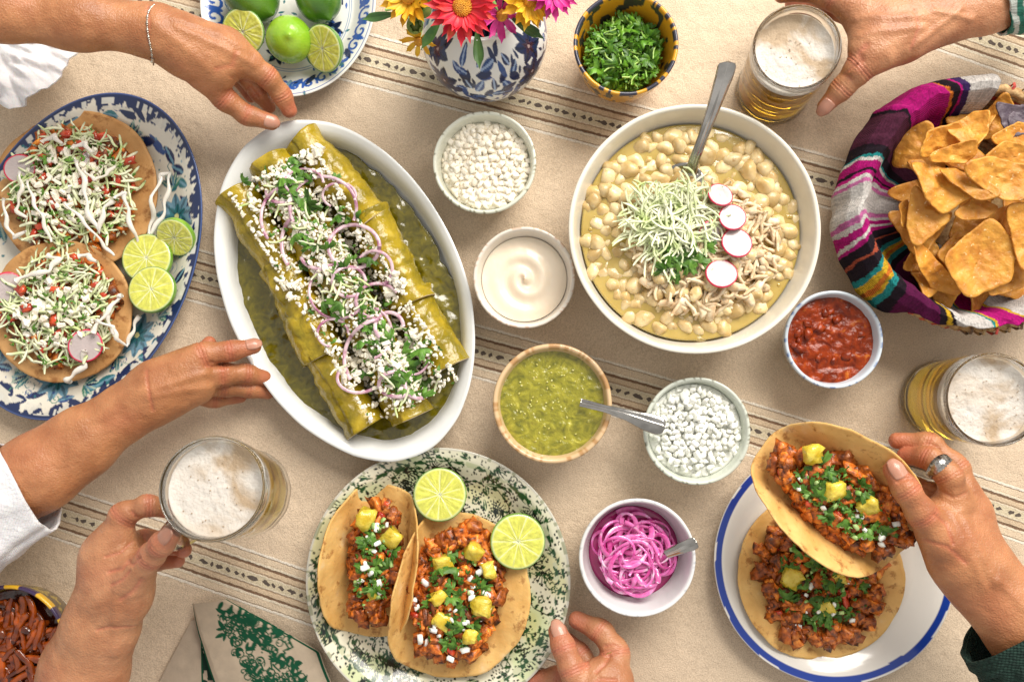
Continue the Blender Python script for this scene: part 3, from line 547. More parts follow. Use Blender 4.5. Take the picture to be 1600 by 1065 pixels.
def tostada(label, px, py, pr, z, seed, streaks, rad, tilt=(0, 0, 0), ay=1.0):
    c = P(px, py, z); R = L(pr, z); t = thing('tostada', label, 'tostada', c, tilt, 'tostadas on the painted platter')
    tortilla(t, R, tortd, seed, .0025, wav=.003)
    dome = lambda x, y: .014*max(0, 1-(math.hypot(x, y)/(R*.85))**2)
    def D(k, lift, mn=0):
        def f(i, r):
            q = k*R*math.sqrt(r.random()); a = r.uniform(0, 6.28); x, y = q*math.cos(a), q*math.sin(a)*ay; return x, y, .003+dome(x, y)*mn+lift*r.random()
        return f
    scatter('meat', 55, D(.78, .004, .35), t, 'meat_piece', .6, (.8, 1.25), seed); scatter('tom', 34, D(.78, .009, .8), t, 'tomato_piece', .6, (.8, 1.3), seed+1)
    stuff('shredded_cabbage', [xf(shred(seed*100+i, r_.uniform(.018, .036), r_.uniform(.0010, .0019)), D(.76, .011, .8)(i, r_), (r_.uniform(-.35, .35), r_.uniform(-.35, .35), r_.uniform(0, 6))) for i, r_ in [(i, random.Random(i+seed)) for i in range(280)]], cab, t)
    stuff('chopped_cilantro', chopped(170, D(.76, .014, .9), seed+2, (.004, .008)), cil, t)
    stuff('crumbled_cheese', crumbs(120, D(.55, .009, 1.1), seed+3, (.002, .0065)), chz, t)
    for pts, w_ in streaks:
        pp = []
        for (x0, y0), (x1, y1) in zip(pts[:-1], pts[1:]):
            for q in np.linspace(0, 1, 8)[:-1]: pp.append((x0+(x1-x0)*q, y0+(y1-y0)*q))
        w3 = []
        for j, (a_, b_) in enumerate(pp): 
            v = PL(t, a_+2*math.sin(j*.9+seed), b_, z+.02); zz = .009+dome(v.x, v.y)*1.15+.0095; w3.append((v.x, v.y, zz if math.hypot(v.x, v.y) < R else .004))
        w3 = np.array(w3); w3[:, 2] = np.convolve(np.pad(w3[:, 2], 2, 'edge'), np.ones(5)/5, 'valid')
        mesh('cream_drizzle', *tube(w3, w_*.66*(1+.35*np.sin(np.arange(len(w3))*.7+seed)), 10, .8), cream, t)
    for (rx, ry, rp_, tl) in rad: radish(t, PL(t, rx, ry, z+.016), L(rp_, z+.016), (tl, tl*.7, 1), 'round radish slice with a thin red rim')
    return t
tostada('upper tostada on the painted platter with long zigzag streaks of white cream', 122, 300, 130, .017, 3,
    [([(128, 255), (142, 290), (143, 330), (158, 365), (166, 330), (182, 312)], .0036), ([(182, 312), (196, 300), (200, 335), (208, 375), (222, 360), (232, 320), (240, 268), (256, 262)], .0034), ([(38, 270), (42, 300), (30, 330), (50, 345)], .0028), ([(52, 285), (62, 320), (76, 345), (84, 385)], .0026), ([(256, 262), (250, 300), (243, 335), (215, 372), (190, 398)], .0032), ([(8, 310), (10, 350), (22, 372), (45, 360)], .0030), ([(140, 270), (155, 285), (172, 275), (184, 258)], .0028), ([(110, 320), (135, 345), (160, 380), (178, 402)], .0026), ([(70, 225), (90, 215), (105, 232)], .004), ([(120, 235), (138, 226), (150, 245)], .004)],
    [(31, 264, 24, .25), (140, 248, 13, .5)], (0, .02, 0))
tostada('lower tostada on the painted platter with cheese, cabbage and a radish slice near its edge', 98, 487, 112, .024, 8,
    [([(75, 400), (95, 405), (82, 425), (60, 430)], .0040), ([(145, 520), (165, 490), (182, 465), (188, 460)], .0035), ([(165, 490), (176, 520), (185, 540), (195, 515), (206, 488)], .0032), ([(30, 440), (55, 430), (85, 425)], .0036), ([(130, 548), (128, 572), (105, 590), (98, 598)], .0040), ([(120, 400), (135, 398), (150, 410)], .0038), ([(150, 500), (172, 510), (178, 528)], .003)],
    [(134, 540, 27, .15), (12, 450, 26, .3)], (.03, .05, 0))
lime_slice('small lime slice at the rim of the painted platter above two others', 278, 368, 31, .022, (.45, -.3, .3), seed=3)
lime_slice('thin lime slice partly covered by another beside the tostadas', 233, 405, 39, .019, (0, .05, 1), seed=4)
lime_slice('round lime slice lying on top of another beside the tostadas', 241, 454, 37, .024, (-.1, .05, .5), seed=5)
# ------------------------------------------------------------------ tacos
def bend(aL, aR, rb, w0):
    """flat strip of half width w0, then arcs of radius rb up to the wall angles aL (x < 0) and aR (x > 0), then straight"""
    def f(x):
        X1 = np.array(x, float).copy(); Z1 = np.zeros_like(X1); NX = np.zeros_like(X1); NZ = np.ones_like(X1)
        for s, a in ((-1, aL), (1, aR)):
            k = x*s > w0; u = x[k]*s-w0; al = np.minimum(u/rb, a); ex = np.maximum(u-a*rb, 0)
            X1[k] = s*(w0+rb*np.sin(al)+ex*np.cos(a)); Z1[k] = rb*(1-np.cos(al))+ex*np.sin(a); NX[k] = -s*np.sin(al); NZ[k] = np.cos(al)
        return X1, Z1, NX, NZ
    return f
def taco(label, loc, rot, R, pf, fillx, filly, seed, nmeat=70, pines=(), mound=.014, z0=.003, ncil=120, nleaf=26, nbit=18, zmin=0, green=20):
    t = thing('taco', label, 'taco', loc, rot, 'pork tacos with pineapple'); tortilla(t, R, tort, seed, .0014, pf, .0034, 34, 90)
    cx, cy, hw, hl = fillx[0], filly[0], fillx[1], filly[1]
    def top(x, y): return mound*max(0, 1-((x-cx)/hw/1.1)**2-((y-cy)/hl/1.1)**2)**.5
    def D(k, lift, mn):
        def f(i, r):
            a = r.uniform(0, 6.28); q = k*math.sqrt(r.random()); x, y = cx+hw*q*math.cos(a), cy+hl*q*math.sin(a)
            zb = float(pf(np.array([x]))[1][0]); return x, y, max(zb, zmin)+z0+top(x, y)*mn+lift*r.random()
        return f
    scatter('meat', nmeat, D(1.02, .006, .15), t, 'meat_piece', .7, (.85, 1.35), seed); scatter('meat', nmeat, D(.95, .004, .8), t, 'meat_piece', .7, (.8, 1.2), seed+9)
    scatter('tom', 8, D(.9, .004, .9), t, 'tomato_piece', .7, (.7, 1), seed+1)
    stuff('chopped_cilantro', chopped(ncil, D(.72, .006, 1.0), seed+2, (.0035, .0075)), cil, t)
    scatter('leaf', nleaf, D(.7, .007, 1.1), t, 'cilantro_leaf', .6, (.7, 1.2), seed+3); scatter('bit', nbit, D(.85, .006, 1.1), t, 'onion_bit', .6, (.7, 1.5), seed+4)
    stuff('green_onion_bits', crumbs(green, D(.7, .006, 1.1), seed+6, (.0025, .005)), cilL, t)
    return t, top
def pines_on(t, pts, z, seed=0):
    r = random.Random(seed)
    for i, (px, py, s) in enumerate(pts):
        v = PL(t, px, py, z); put('pineapple_chunk', ME['pine'][i % 5], t, v, (r.uniform(-.45, .45), r.uniform(-.45, .45), r.uniform(0, 6)), s)

gp, ga, gb = platter('patterned_plate', 'round cream plate with dark green stamped pattern under two tacos and lime slices', 684, 907, 206, 206, .026, .4, paint_green, glazeP, 6, 640, 330)
zt = .013
c = P(590, 875, zt)
t1, _ = taco('narrow folded pork taco on the green patterned plate, topped with two pineapple chunks', (c.x, c.y, zt), (0, 0, -.12), L(118, zt+.01), bend(1.12, 1.15, .022, .012), (.002, .027), (.005, .066), 21, 40, mound=.018, zmin=.012, ncil=130, nleaf=16)
pines_on(t1, [(572, 810, 1.05), (612, 840, 1.05), (581, 925, .8)], .047, 1)
c = P(714, 925, zt)
t2, _ = taco('open pork taco in front on the green patterned plate with seven pineapple chunks', (c.x-.008, c.y, zt+.006), (0, .05, -.18), L(129, zt+.01), bend(1.2, .3, .018, .022), (.006, .049), (.002, .073), 22, 95, mound=.016, zmin=.006, ncil=190, nleaf=30, nbit=30)
pines_on(t2, [(691, 881, 1.0), (740, 862, 1.05), (764, 890, .95), (685, 932, 1.1), (689, 968, 1.15), (753, 948, 1.05), (735, 994, .8)], .046, 2)
lime_slice('lime slice leaning between the two tacos on the green patterned plate', 688, 772, 41, .030, (-.1, .05, .2), seed=6)
lime_slice('lime slice on the taco edge, nearest the pickled onion bowl', 808, 844, 42.5, .034, (.1, .12, .9), seed=7)

bp, ba, bb = platter('enamel_plate', 'white enamel plate with a bright blue rim under the open taco', 1304, 878, 185, 185, .020, 0, lambda V, a, b: np.where(((np.hypot(V[:, 0]/a, V[:, 1]/b) > .925) & (np.hypot(V[:, 0]/a, V[:, 1]/b) < .985+.004*vn(V[:, 0], V[:, 1], 60, 3)))[:, None], [[.012, .045, .30]], [[.78, .75, .69]]), M('enamel', (.97, .97, .97), (1, 1, 1), .14, 20, attr=True, bump=.0003, bs=40, coat=.4), 7, 320, 200, wob=.004, zw=.001)
c = P(1278, 900, .012)
t3, _ = taco('open pork taco lying flat on the blue rimmed enamel plate below the held one', (c.x, c.y, .012), (0, 0, .5), L(127, .014), bend(.25, .22, .03, .035), (-.002, .064), (0, .068), 23, 108, mound=.015, ncil=230, nleaf=44, nbit=22)
pines_on(t3, [(1237, 903, 1.1), (1264, 834, 1.15), (1289, 950, 1.05), (1312, 903, .85), (1300, 875, .9)], .032, 3)
E_ = Matrix.Rotation(math.radians(-41), 4, 'Z')
zh = .085; c = P(1300, 775, zh)
rz = math.atan2(-.62, .78)-PI/2
t4, _ = taco('folded pork taco held up over the enamel plate between thumb and fingers', (c.x, c.y, zh), (0, -.18, rz+PI), L(134, zh+.01), bend(1.1, .72, .020, .012), (.004, .034), (0, .074), 24, 78, mound=.020, zmin=.010, ncil=190, nleaf=34, nbit=16)
pines_on(t4, [(1270, 709, 1.0), (1303, 766, 1.0), (1356, 790, 1.05)], .125, 4)

# ------------------------------------------------------------------ pozole
pz, R, h = bowl('soup_bowl', 'large cream stoneware bowl full of hominy soup, biggest bowl on the table', 1085, 356, 198, .085, M('cream_glaze', (.68, .64, .54), (.80, .77, .68), .25, 9, bump=.0003, bs=60, coat=.35), t=.0055, foot=.45, n=128, wob=.004)
soup = thing('hominy_soup', 'pale hominy and chicken soup topped with cabbage and radish slices', 'soup', (pz.location.x, pz.location.y, 0)); zs = .062; Rs = R*.885
surf('broth', soup, Rs, zs, M('broth', (.38, .26, .05), (.52, .38, .11), .12, 30, (.3, .7), bump=.0006, bs=60, coat=.8, sss=.3, ssr=(1, .8, .3), ssc=.01), lambda x, y: .0010*fbm(x, y, 50, 3), 50, 128)
sc_ = PL(soup, 1100, 390, zs)
def hp(i, r, pts=jitter_disc(255, Rs*.97, 5)):
    x, y = pts[i % len(pts)]; d = math.hypot(x-sc_.x, y-sc_.y)/.062; m = max(0, 1-d*d); return x, y, zs-.0042+.014*m+r.uniform(-.0035, .0025)
scatter('hom', 255, hp, soup, 'hominy_kernel', .8, (.9, 1.35), 31)
def mp(k, lift, base=.008):
    def f(i, r):
        a = r.uniform(0, 6.28); q = k*math.sqrt(r.random()); x, y = sc_.x+q*math.cos(a)*1.12, sc_.y+q*math.sin(a); d = q/.072; return x, y, zs+base*max(0, 1-d*d)+lift*r.random()
    return f
scatter('chk', 120, mp(.066, .008, .009), soup, 'chicken_piece', .5, (.7, 1.15), 32)
scatter('hom', 45, mp(.07, .006, .013), soup, 'hominy_kernel', .8, (.75, 1.0), 33)
stuff('shredded_chicken', [xf(shred(900+i, .022, .0019, 1.2, .7), mp(.066, .010, .012)(i, random.Random(i+9)), (rnd.uniform(-.3, .3), rnd.uniform(-.3, .3), rnd.uniform(0, 6))) for i in range(260)], shred_m, soup)
cb = PL(soup, 1050, 355, zs)
def cp(k, h0=.022):
    def f(i, r):
        a = r.uniform(0, 6.28); q = k*math.sqrt(r.random()); x, y = cb.x+q*math.cos(a), cb.y+q*math.sin(a)*.9; return x, y, zs+.010+h0*(1-(q/k)**2)*.7+.007*r.random()
    return f
for gi in range(1): stuff('shredded_cabbage', [xf(shred(300+i, random.Random(i).uniform(.036, .062), .0013, 1.5, .3, 11), cp(.045)(i, random.Random(i+77)), (rnd.uniform(-.35, .35), rnd.uniform(-.35, .35), rnd.uniform(0, 6))) for i in range(240)], cab, soup)
lw = PL(soup, 1055, 405, zs)
scatter('leaf', 30, lambda i, r: (lw.x+r.gauss(0, .016), lw.y+r.gauss(0, .007), zs+.018+.006*r.random()), soup, 'cilantro_leaf', .5, (.8, 1.3), 35)
for i, (x, y, r_, zz, tl) in enumerate([(1112, 365, 23, .019, (.2, .3, 0)), (1125, 305, 21, .025, (-.3, .25, 0)), (1144, 340, 23, .024, (-.1, .3, 1)), (1151, 380, 25, .025, (.1, .25, 2)), (1127, 428, 25, .023, (.25, .1, 3))]):
    radish(soup, PL(soup, x, y, zs+zz), L(r_, zs+zz), tl)

stuff('fat_droplets', [xf(lump(q, q, .0006, 1, 0, i, 3), (Rs*.95*math.sqrt(a1)*math.cos(a2), Rs*.95*math.sqrt(a1)*math.sin(a2), zs+.0004)) for i, q, a1, a2 in [(i, rnd.uniform(.0015, .0045), rnd.random(), rnd.uniform(0, 6.3)) for i in range(110)]], M('oil', (.62, .42, .08), None, .05, coat=1, trans=.4), soup)

# ------------------------------------------------------------------ cutlery
def spoon_handle(root, pts, wr, name='handle', t=.0012):
    """pts: (px, py, z, half width px)"""
    p = np.array([tuple(PL(root, a, b, z)) for a, b, z, _ in pts]); wd = np.array([L(w_, z) for _, _, z, w_ in pts])
    s = np.r_[0, np.cumsum(np.linalg.norm(np.diff(p, axis=0), axis=1))]; u = np.linspace(0, s[-1], 40); p = np.stack([np.interp(u, s, p[:, k]) for k in range(3)], 1); wd = np.interp(u, s, wd)
    k_ = np.ones(5)/5; p = np.stack([np.convolve(np.pad(p[:, k], 2, 'edge'), k_, 'valid') for k in range(3)], 1); e = np.linspace(0, 1, 40); wd = wd*np.sqrt(np.clip(1-((.055-e)/.055).clip(0, 1)**2, .02, 1))
    V, F = tube(p, wd, 14, .22); o = mesh(name, V, F, silver, root)
    # raised edge rib
    V2, F2 = tube(p+[0, 0, .0009], wd*.35, 8, .45); mesh('centre_ridge', V2, F2, silver, o)
    return o
def spoon_bowl(root, c, ln, wd, yaw, pitch):
    u = np.linspace(-1, 1, 22); v = np.linspace(-1, 1, 14); U, V_ = np.meshgrid(u, v, indexing='ij'); w_ = np.sqrt(np.clip(1-U**2, .002, 1))*(1+.15*U); X_ = U*ln; Y_ = V_*w_*wd; Z_ = .006*((U**2)+(V_*w_)**2-1)
    o = mesh('spoon_bowl', np.stack([X_, Y_, Z_], -1).reshape(-1, 3), gridF(22, 14), silver, root, loc=c); o.rotation_euler = (0, pitch, yaw); m = o.modifiers.new('t', 'SOLIDIFY'); m.thickness = .0012; return o
sp = thing('serving_spoon', 'large steel spoon standing in the hominy soup with its handle over the rim', 'spoon', P(1080, 262, .07))
spoon_handle(sp, [(1138, 93, .165, 15), (1134, 112, .155, 14.5), (1118, 160, .13, 11), (1098, 215, .1, 8), (1084, 252, .078, 8.5), (1078, 275, .066, 11)], 1)
spoon_bowl(sp, PL(sp, 1058, 288, .064), .027, .019, math.atan2(.35, .8), -.2)

# ------------------------------------------------------------------ small bowls
def rimspeck(c0, c1, thr=.35, sc=26, rim=.955, inner=None):
    def f(V, R, h):
        q = np.hypot(V[:, 0], V[:, 1])/R; th = np.arctan2(V[:, 1], V[:, 0]); c = np.tile(np.array(c0, float), (len(V), 1)); m = np.clip((vn(np.cos(th), np.sin(th), sc, 3)*.6+vn(np.cos(th)*3, np.sin(th)*3, sc, 5)*.6-thr)*6, 0, 1)*(q > rim)*(V[:, 2] > h*.93)
        c = c*(1-m[:, None])+np.array(c1)*m[:, None]
        if inner: k = (q < rim) & (V[:, 2] < h*.93); c[k] = c[k]*np.array(inner)
        return c
    return f
gz = M('bowl_glaze', (.92, .92, .9), (1, 1, 1), .24, 10, attr=True, bump=.0003, bs=70, coat=.35)
b1_, R, h = bowl('bowl', 'small pale green bowl of diced white cheese between the enchiladas and the flower vase', 757, 253, 83, .055, gz, paint=rimspeck((.72, .73, .62), (.22, .2, .12), .3), m=60, n=160)
ch = thing('diced_cheese', 'white diced cheese heaped in the small bowl near the flower vase', 'cheese', b1_.location)
surf('cheese_bed', ch, R*.86, .0375, chz, lambda x, y: .004*(1-(np.hypot(x, y)/R)**2), 14, 40)
pt = jitter_disc(210, R*.84, 3); scatter('cube', len(pt), lambda i, r: (*pt[i], .0365+.005*(1-(math.hypot(*pt[i])/R)**2)+r.uniform(-.0010, .0012)), ch, 'cheese_piece', .3, (.95, 1.3), 41)
pt2 = jitter_disc(88, R*.74, 13); scatter('cube', len(pt2), lambda i, r: (*pt2[i], .0405+.004*(1-(math.hypot(*pt2[i])/R)**2)+r.uniform(-.001, .002)), ch, 'cheese_piece', .5, (.7, 1.1), 42)

b2_, R, h = bowl('bowl', 'small cream bowl with a pinkish rim holding thick white cream', 819, 433, 81, .052, gz, paint=rimspeck((.74, .68, .60), (.62, .42, .30), .1, 14), m=60, n=160)
cr_ = thing('sour_cream', 'thick white cream swirled smooth in its bowl', 'cream', b2_.location)
def swirl(x, y):
    r = np.hypot(x, y)/R; a = np.arctan2(y, x); return .0032*np.cos((r*2*PI*2.6)-a+.3*np.sin(a*2))*np.exp(-(r/.55)**2)+.0035*np.exp(-(r/.12)**2)+.0008*fbm(x, y, 60, 3)
surf('cream_surface', cr_, R*.84, .035, M('crema', (.80, .67, .51), (.83, .72, .57), .3, 20, sss=.3, ssr=(1, .8, .6), ssc=.006, coat=.2), swirl, 70, 128)

b3_, R, h = bowl('bowl', 'terracotta coloured bowl of bright green tomatillo salsa with a spoon in it', 863, 630, 94, .055, gz, paint=rimspeck((.70, .49, .28), (.50, .28, .12), .1, 9, .5), m=60, n=160, t=.0055)
sv = thing('green_salsa', 'bright green tomatillo salsa with pulp in the terracotta coloured bowl', 'salsa', b3_.location)
surf('salsa_surface', sv, R*.895, .043, M('salsa_verde', (.15, .15, .006), (.34, .31, .02), .14, 60, (.3, .62), c3=(.50, .46, .06), bump=.0034, bs=85, coat=.8, sss=.3, ssr=(.8, 1, .2), ssc=.006, dist=2.2, det=7), lambda x, y: .0016*fbm(x, y, 60, 6)+.0010*np.clip(fbm(x, y, 130, 16), 0, 1), 90, 160)
stuff('pulp', [xf(lump(.0022, .0016, .0008, .8, .1, i, 3), (q*math.cos(a), q*math.sin(a), .0428+rnd.uniform(0, .0012)), (0, 0, rnd.uniform(0, 6))) for i, q, a in [(i, R*.7*math.sqrt(rnd.random()), rnd.uniform(0, 6.28)) for i in range(70)]], M('pulp', (.50, .46, .10), (.62, .58, .20), .2, 60, sss=.4, ssc=.003, coat=.6), sv)
s2_ = thing('spoon', 'small steel spoon resting in the green salsa with its handle over the diced onion', 'spoon', P(920, 630, .05))
spoon_handle(s2_, [(1042, 668, .072, 10), (1028, 664, .071, 15), (1008, 658, .07, 14), (980, 648, .067, 9), (945, 638, .062, 6), (905, 628, .050, 6.5)], 1)
spoon_bowl(s2_, PL(s2_, 885, 622, .036), .018, .012, math.atan2(-.24, .97), .2)

b4_, R, h = bowl('bowl', 'small pale celadon bowl with speckled rim holding diced white onion', 1089, 673, 84, .055, gz, paint=rimspeck((.64, .68, .60), (.2, .2, .14), .3), m=60, n=160)
on = thing('diced_onion', 'white onion chopped into small cubes, heaped in the celadon bowl', 'onion', b4_.location)
surf('onion_bed', on, R*.87, .0415, oni, None, 14, 40)
pt = jitter_disc(170, R*.86, 6); scatter('dice', len(pt), lambda i, r: (*pt[i], .0385+.005*(1-(math.hypot(*pt[i])/R)**2)+r.uniform(-.002, .003)), on, 'onion_piece', .8, (.85, 1.3), 43)
pt2 = jitter_disc(125, R*.76, 16); scatter('dice', len(pt2), lambda i, r: (*pt2[i], .0435+.005*(1-(math.hypot(*pt2[i])/R)**2)+r.uniform(-.002, .003)), on, 'onion_piece', .9, (.75, 1.25), 44)

b5_, R, h = bowl('bowl', 'small white bowl of bright pink pickled onion rings', 996, 871, 91, .058, gz, paint=rimspeck((.76, .76, .77), (.5, .52, .55), .35), m=60, n=160, foot=.55)
pk = thing('pickled_onion', 'tangle of bright magenta pickled onion rings in the white bowl', 'onion', b5_.location)
pkm = M('pickled_ring', (.50, .015, .22), (.80, .20, .50), .22, 70, (.32, .58), c3=(.92, .62, .76), sss=.45, ssr=(1, .3, .6), ssc=.004, coat=.7, hv=.2, bump=.0002)
surf('pickling_juice', pk, R*.80, .024, M('pickle_juice', (.30, .01, .10), (.42, .02, .16), .15, 40, coat=.8), None, 12, 48)
rr_ = random.Random(5)
for i in range(66):
    r0 = rr_.uniform(.010, .027); a = rr_.uniform(0, 6.28); q = (R*.76-r0)*math.sqrt(rr_.random()); cx, cy = q*math.cos(a), q*math.sin(a); s0 = rr_.uniform(0, 6); sp_ = rr_.choice((6.28, 5, 4)); zz = .027+.020*i/62*(1-(q/R)**2)+.001; ty, tx = rr_.uniform(-.28, .28), rr_.uniform(-.28, .28); el = rr_.uniform(.65, 1)
    t = np.linspace(s0, s0+sp_, 30); x = r0*np.cos(t); y = r0*el*np.sin(t); rz_ = rr_.uniform(0, 6); X1 = cx+x*math.cos(rz_)-y*math.sin(rz_); Y1 = cy+x*math.sin(rz_)+y*math.cos(rz_)
    kk = np.minimum(1, R*.83/np.hypot(X1, Y1)); V, F = tube(np.stack([X1*kk, Y1*kk, zz+x*tx+y*ty+.0012*np.sin(3*t)], 1), rr_.uniform(.0012, .0026)*(1+.4*np.sin(t*1.7+i)), 8, rr_.choice((.3, .4, .8)), up=(.3*math.sin(i), .3*math.cos(i), 1))
    mesh('onion_ring', V, F, pkm, pk)
s3_ = thing('fork', 'steel fork handle poking out of the pickled onions over the white rim', 'fork', P(1050, 862, .05))
spoon_handle(s3_, [(1090, 846, .072, 8), (1080, 850, .070, 10), (1062, 857, .064, 9), (1040, 866, .052, 7)], 1)

b6_, R, h = bowl('bowl', 'small pale blue bowl of red tomato salsa below the chip basket', 1303, 530, 77, .052, gz, paint=rimspeck((.58, .65, .72), (.16, .24, .45), .25, 10), m=60, n=160)
lumps('redbit', M('cooked_tomato', (.12, .010, .001), (.34, .042, .003), .25, 120, coat=.1, sss=.2, ssr=(1, .2, .1), ssc=.003, bump=.001), 5, .010, .008, .006, .4, .17, 95, 'tomato_piece')
rs_ = thing('red_salsa', 'chunky dark red tomato salsa in the pale blue bowl', 'salsa', b6_.location)
redm = M('salsa_roja', (.10, .008, .000), (.30, .036, .002), .2, 80, (.3, .62), c3=(.50, .14, .015), bump=.0026, bs=110, coat=.15, spec=.3, sss=.2, ssr=(1, .2, .1), ssc=.004, dist=1.2)
surf('salsa_surface', rs_, R*.885, .040, redm, lambda x, y: .0020*fbm(x, y, 70, 6)+.0022*np.clip(fbm(x, y, 90, 16), 0, 1), 80, 128)
scatter('redbit', 14, lambda i, r: (*[v*.72*R for v in (lambda a, q: (q*math.cos(a), q*math.sin(a)))(r.uniform(0, 6.28), math.sqrt(r.random()))], .0395), rs_, 'tomato_piece', .3, (.6, 1.3), 46)

def yel(V, R, h, sc=1):
    q = np.hypot(V[:, 0], V[:, 1])/R; th = np.arctan2(V[:, 1], V[:, 0]); c = np.tile([.74, .36, .02], (len(V), 1)); z = V[:, 2]/h
    m = (z > .93)*(vn(np.cos(th), np.sin(th), 13, 3) > -.05); c[m] = (.035, .035, .06); k = (z > .45) & (z < .93) & (vn(th*3.2, z*2.5, 2.2, 7) > .42); c[k] = (.06, .06, .04); return c
b7_, R, h = bowl('bowl', 'yellow glazed bowl with dark splashed rim holding chopped cilantro', 978, 68, 84, .075, gz, paint=yel, m=90, n=220, foot=.5)
cy = thing('chopped_herbs', 'freshly chopped green cilantro filling the yellow bowl', 'cilantro', b7_.location)
cilb = M('cilantro_bright', (.03, .11, .006), (.13, .29, .022), .4, 120, bump=.0004, bs=400, hv=.35, spec=.5)
surf('herb_bed', cy, R*.72, .034, cil, None, 12, 40)
stuff('chopped_cilantro', chopped(620, lambda i, r: (lambda a, q: (q*math.cos(a), q*math.sin(a), .037+.012*r.random()+.006*(1-(q/R)**2)))(r.uniform(0, 6.28), R*.74*math.sqrt(r.random())), 61, (.004, .009)), cilb, cy)
ME['leafb'] = [mesh('cilantro_leaf', *leafmesh(.0135, 30+i), cilb, link=False) for i in range(5)]
scatter('leafb', 90, lambda i, r: (lambda a, q: (q*math.cos(a), q*math.sin(a), .046+.010*r.random()))(r.uniform(0, 6.28), R*.68*math.sqrt(r.random())), cy, 'cilantro_leaf', .9, (.8, 1.3), 62)
stuff('chopped_stems', [xf(shred(700+i, .014, .0010, .6, 1), (q*math.cos(a), q*math.sin(a), .047+rnd.uniform(0, .012)), (rnd.uniform(-.6, .6), rnd.uniform(-.6, .6), rnd.uniform(0, 6))) for i, q, a in [(i, R*.66*math.sqrt(rnd.random()), rnd.uniform(0, 6.28)) for i in range(45)]], M('stems', (.25, .45, .08), (.45, .62, .18), .35, 60, sss=.2, ssc=.002), cy)

# bottom left: dark chili strips
def yel2(V, R, h):
    th = np.arctan2(V[:, 1], V[:, 0]); c = np.tile([.10, .07, .03], (len(V), 1)); z = V[:, 2]/h; m = (z > .88); c[m] = (.05, .03, .09); k = m & (np.sin(th*15+2*np.sin(th*3)) > -.1); c[k] = (.78, .45, .02); k = (~m) & (z > .5) & (vn(th*4, z*3, 3, 8) > 0); c[k] = (.35, .25, .04); return c
sau = platter('saucer', 'white saucer just showing beside the wrist under the dark bowl', 35, 1012, 98, 98, .012, 0, None, glaze_w, 3, 96, 60)
b8_, R, h = bowl('bowl', 'dark bowl with yellow and purple checked rim holding glossy red chili strips', 12, 1010, 97, .062, gz, paint=yel2, m=90, n=260, foot=.5)
b8_.location.z = .006
cs = thing('chili_strips', 'glossy dark red roasted chili strips in the checked rim bowl', 'chili peppers', b8_.location)
chm = M('chili_oil', (.035, .006, .002), (.11, .016, .004), .12, 50, coat=.9, bump=.002, bs=60); surf('chili_oil', cs, R*.87, .042, chm, lambda x, y: .002*fbm(x, y, 60, 2), 30, 64)
chl = M('chili_flesh', (.09, .010, .001), (.42, .080, .006), .14, 60, (.36, .62), coat=.6, sss=.2, ssr=(1, .3, .1), ssc=.004, bump=.0005, bs=90, bump2=.002, bs2=60, rand=[(.4, .4, .4), (1, 1, 1), (1.2, 1.2, 1.1), (.6, .6, .6)])
for i in range(95):
    q = R*.78*math.sqrt(rr_.random()); a = rr_.uniform(0, 6.28); V, F = xf(shred(800+i, rr_.uniform(.025, .05), rr_.uniform(.0022, .0048), .9, .6, 10, 7), (q*math.cos(a)*.8, q*math.sin(a)*.8, .044+.010*i/95), (rr_.uniform(-.15, .15), rr_.uniform(-.15, .15), rr_.uniform(.5, 1.7)))
    mesh('chili_strip', V, F, chl, cs)

# ------------------------------------------------------------------ plate of limes
lp, la, lb_ = platter('lime_plate', 'round white plate with painted blue scrolls holding limes beside the reaching hand', 450, -3, 143, 163, .024, 0, paint_lime, glazeP, 9, 520, 260)
lp['category'] = 'plate'
for o_ in lp.children: o_.name = 'plate_body'
dk = M('lime_skin_dark', (.05, .14, .012), (.12, .26, .02), .26, 30, bump=.0004, bs=500, coat=.5); lt_ = M('lime_skin_bright', (.22, .44, .02), (.36, .56, .04), .22, 30, bump=.0004, bs=500, coat=.5, sss=.15, ssr=(.6, 1, .1), ssc=.004)
whole_lime('bright whole lime between the two cut limes on the small plate', 452, 62, 37, .034, (.3, .2, .3), lt_, 3)
whole_lime('dark whole lime behind the cut lime nearest the wrist', 392, -6, 43, .034, (1.4, .3, .8), dk, 4)
whole_lime('dark whole lime at the frame edge behind the bright one', 497, -2, 36, .034, (1.2, 1.0, .2), dk, 5)
lime_slice('cut lime half leaning against the bright whole lime on the wrist side', 381, 50, 36, .040, (.35, -.25, .2), .003, 8, dome=.018)
lime_slice('tilted cut lime half leaning on the bright whole lime, nearest the table stripes', 506, 76, 37, .040, (.25, -.62, .3), .003, 9, dome=.020)
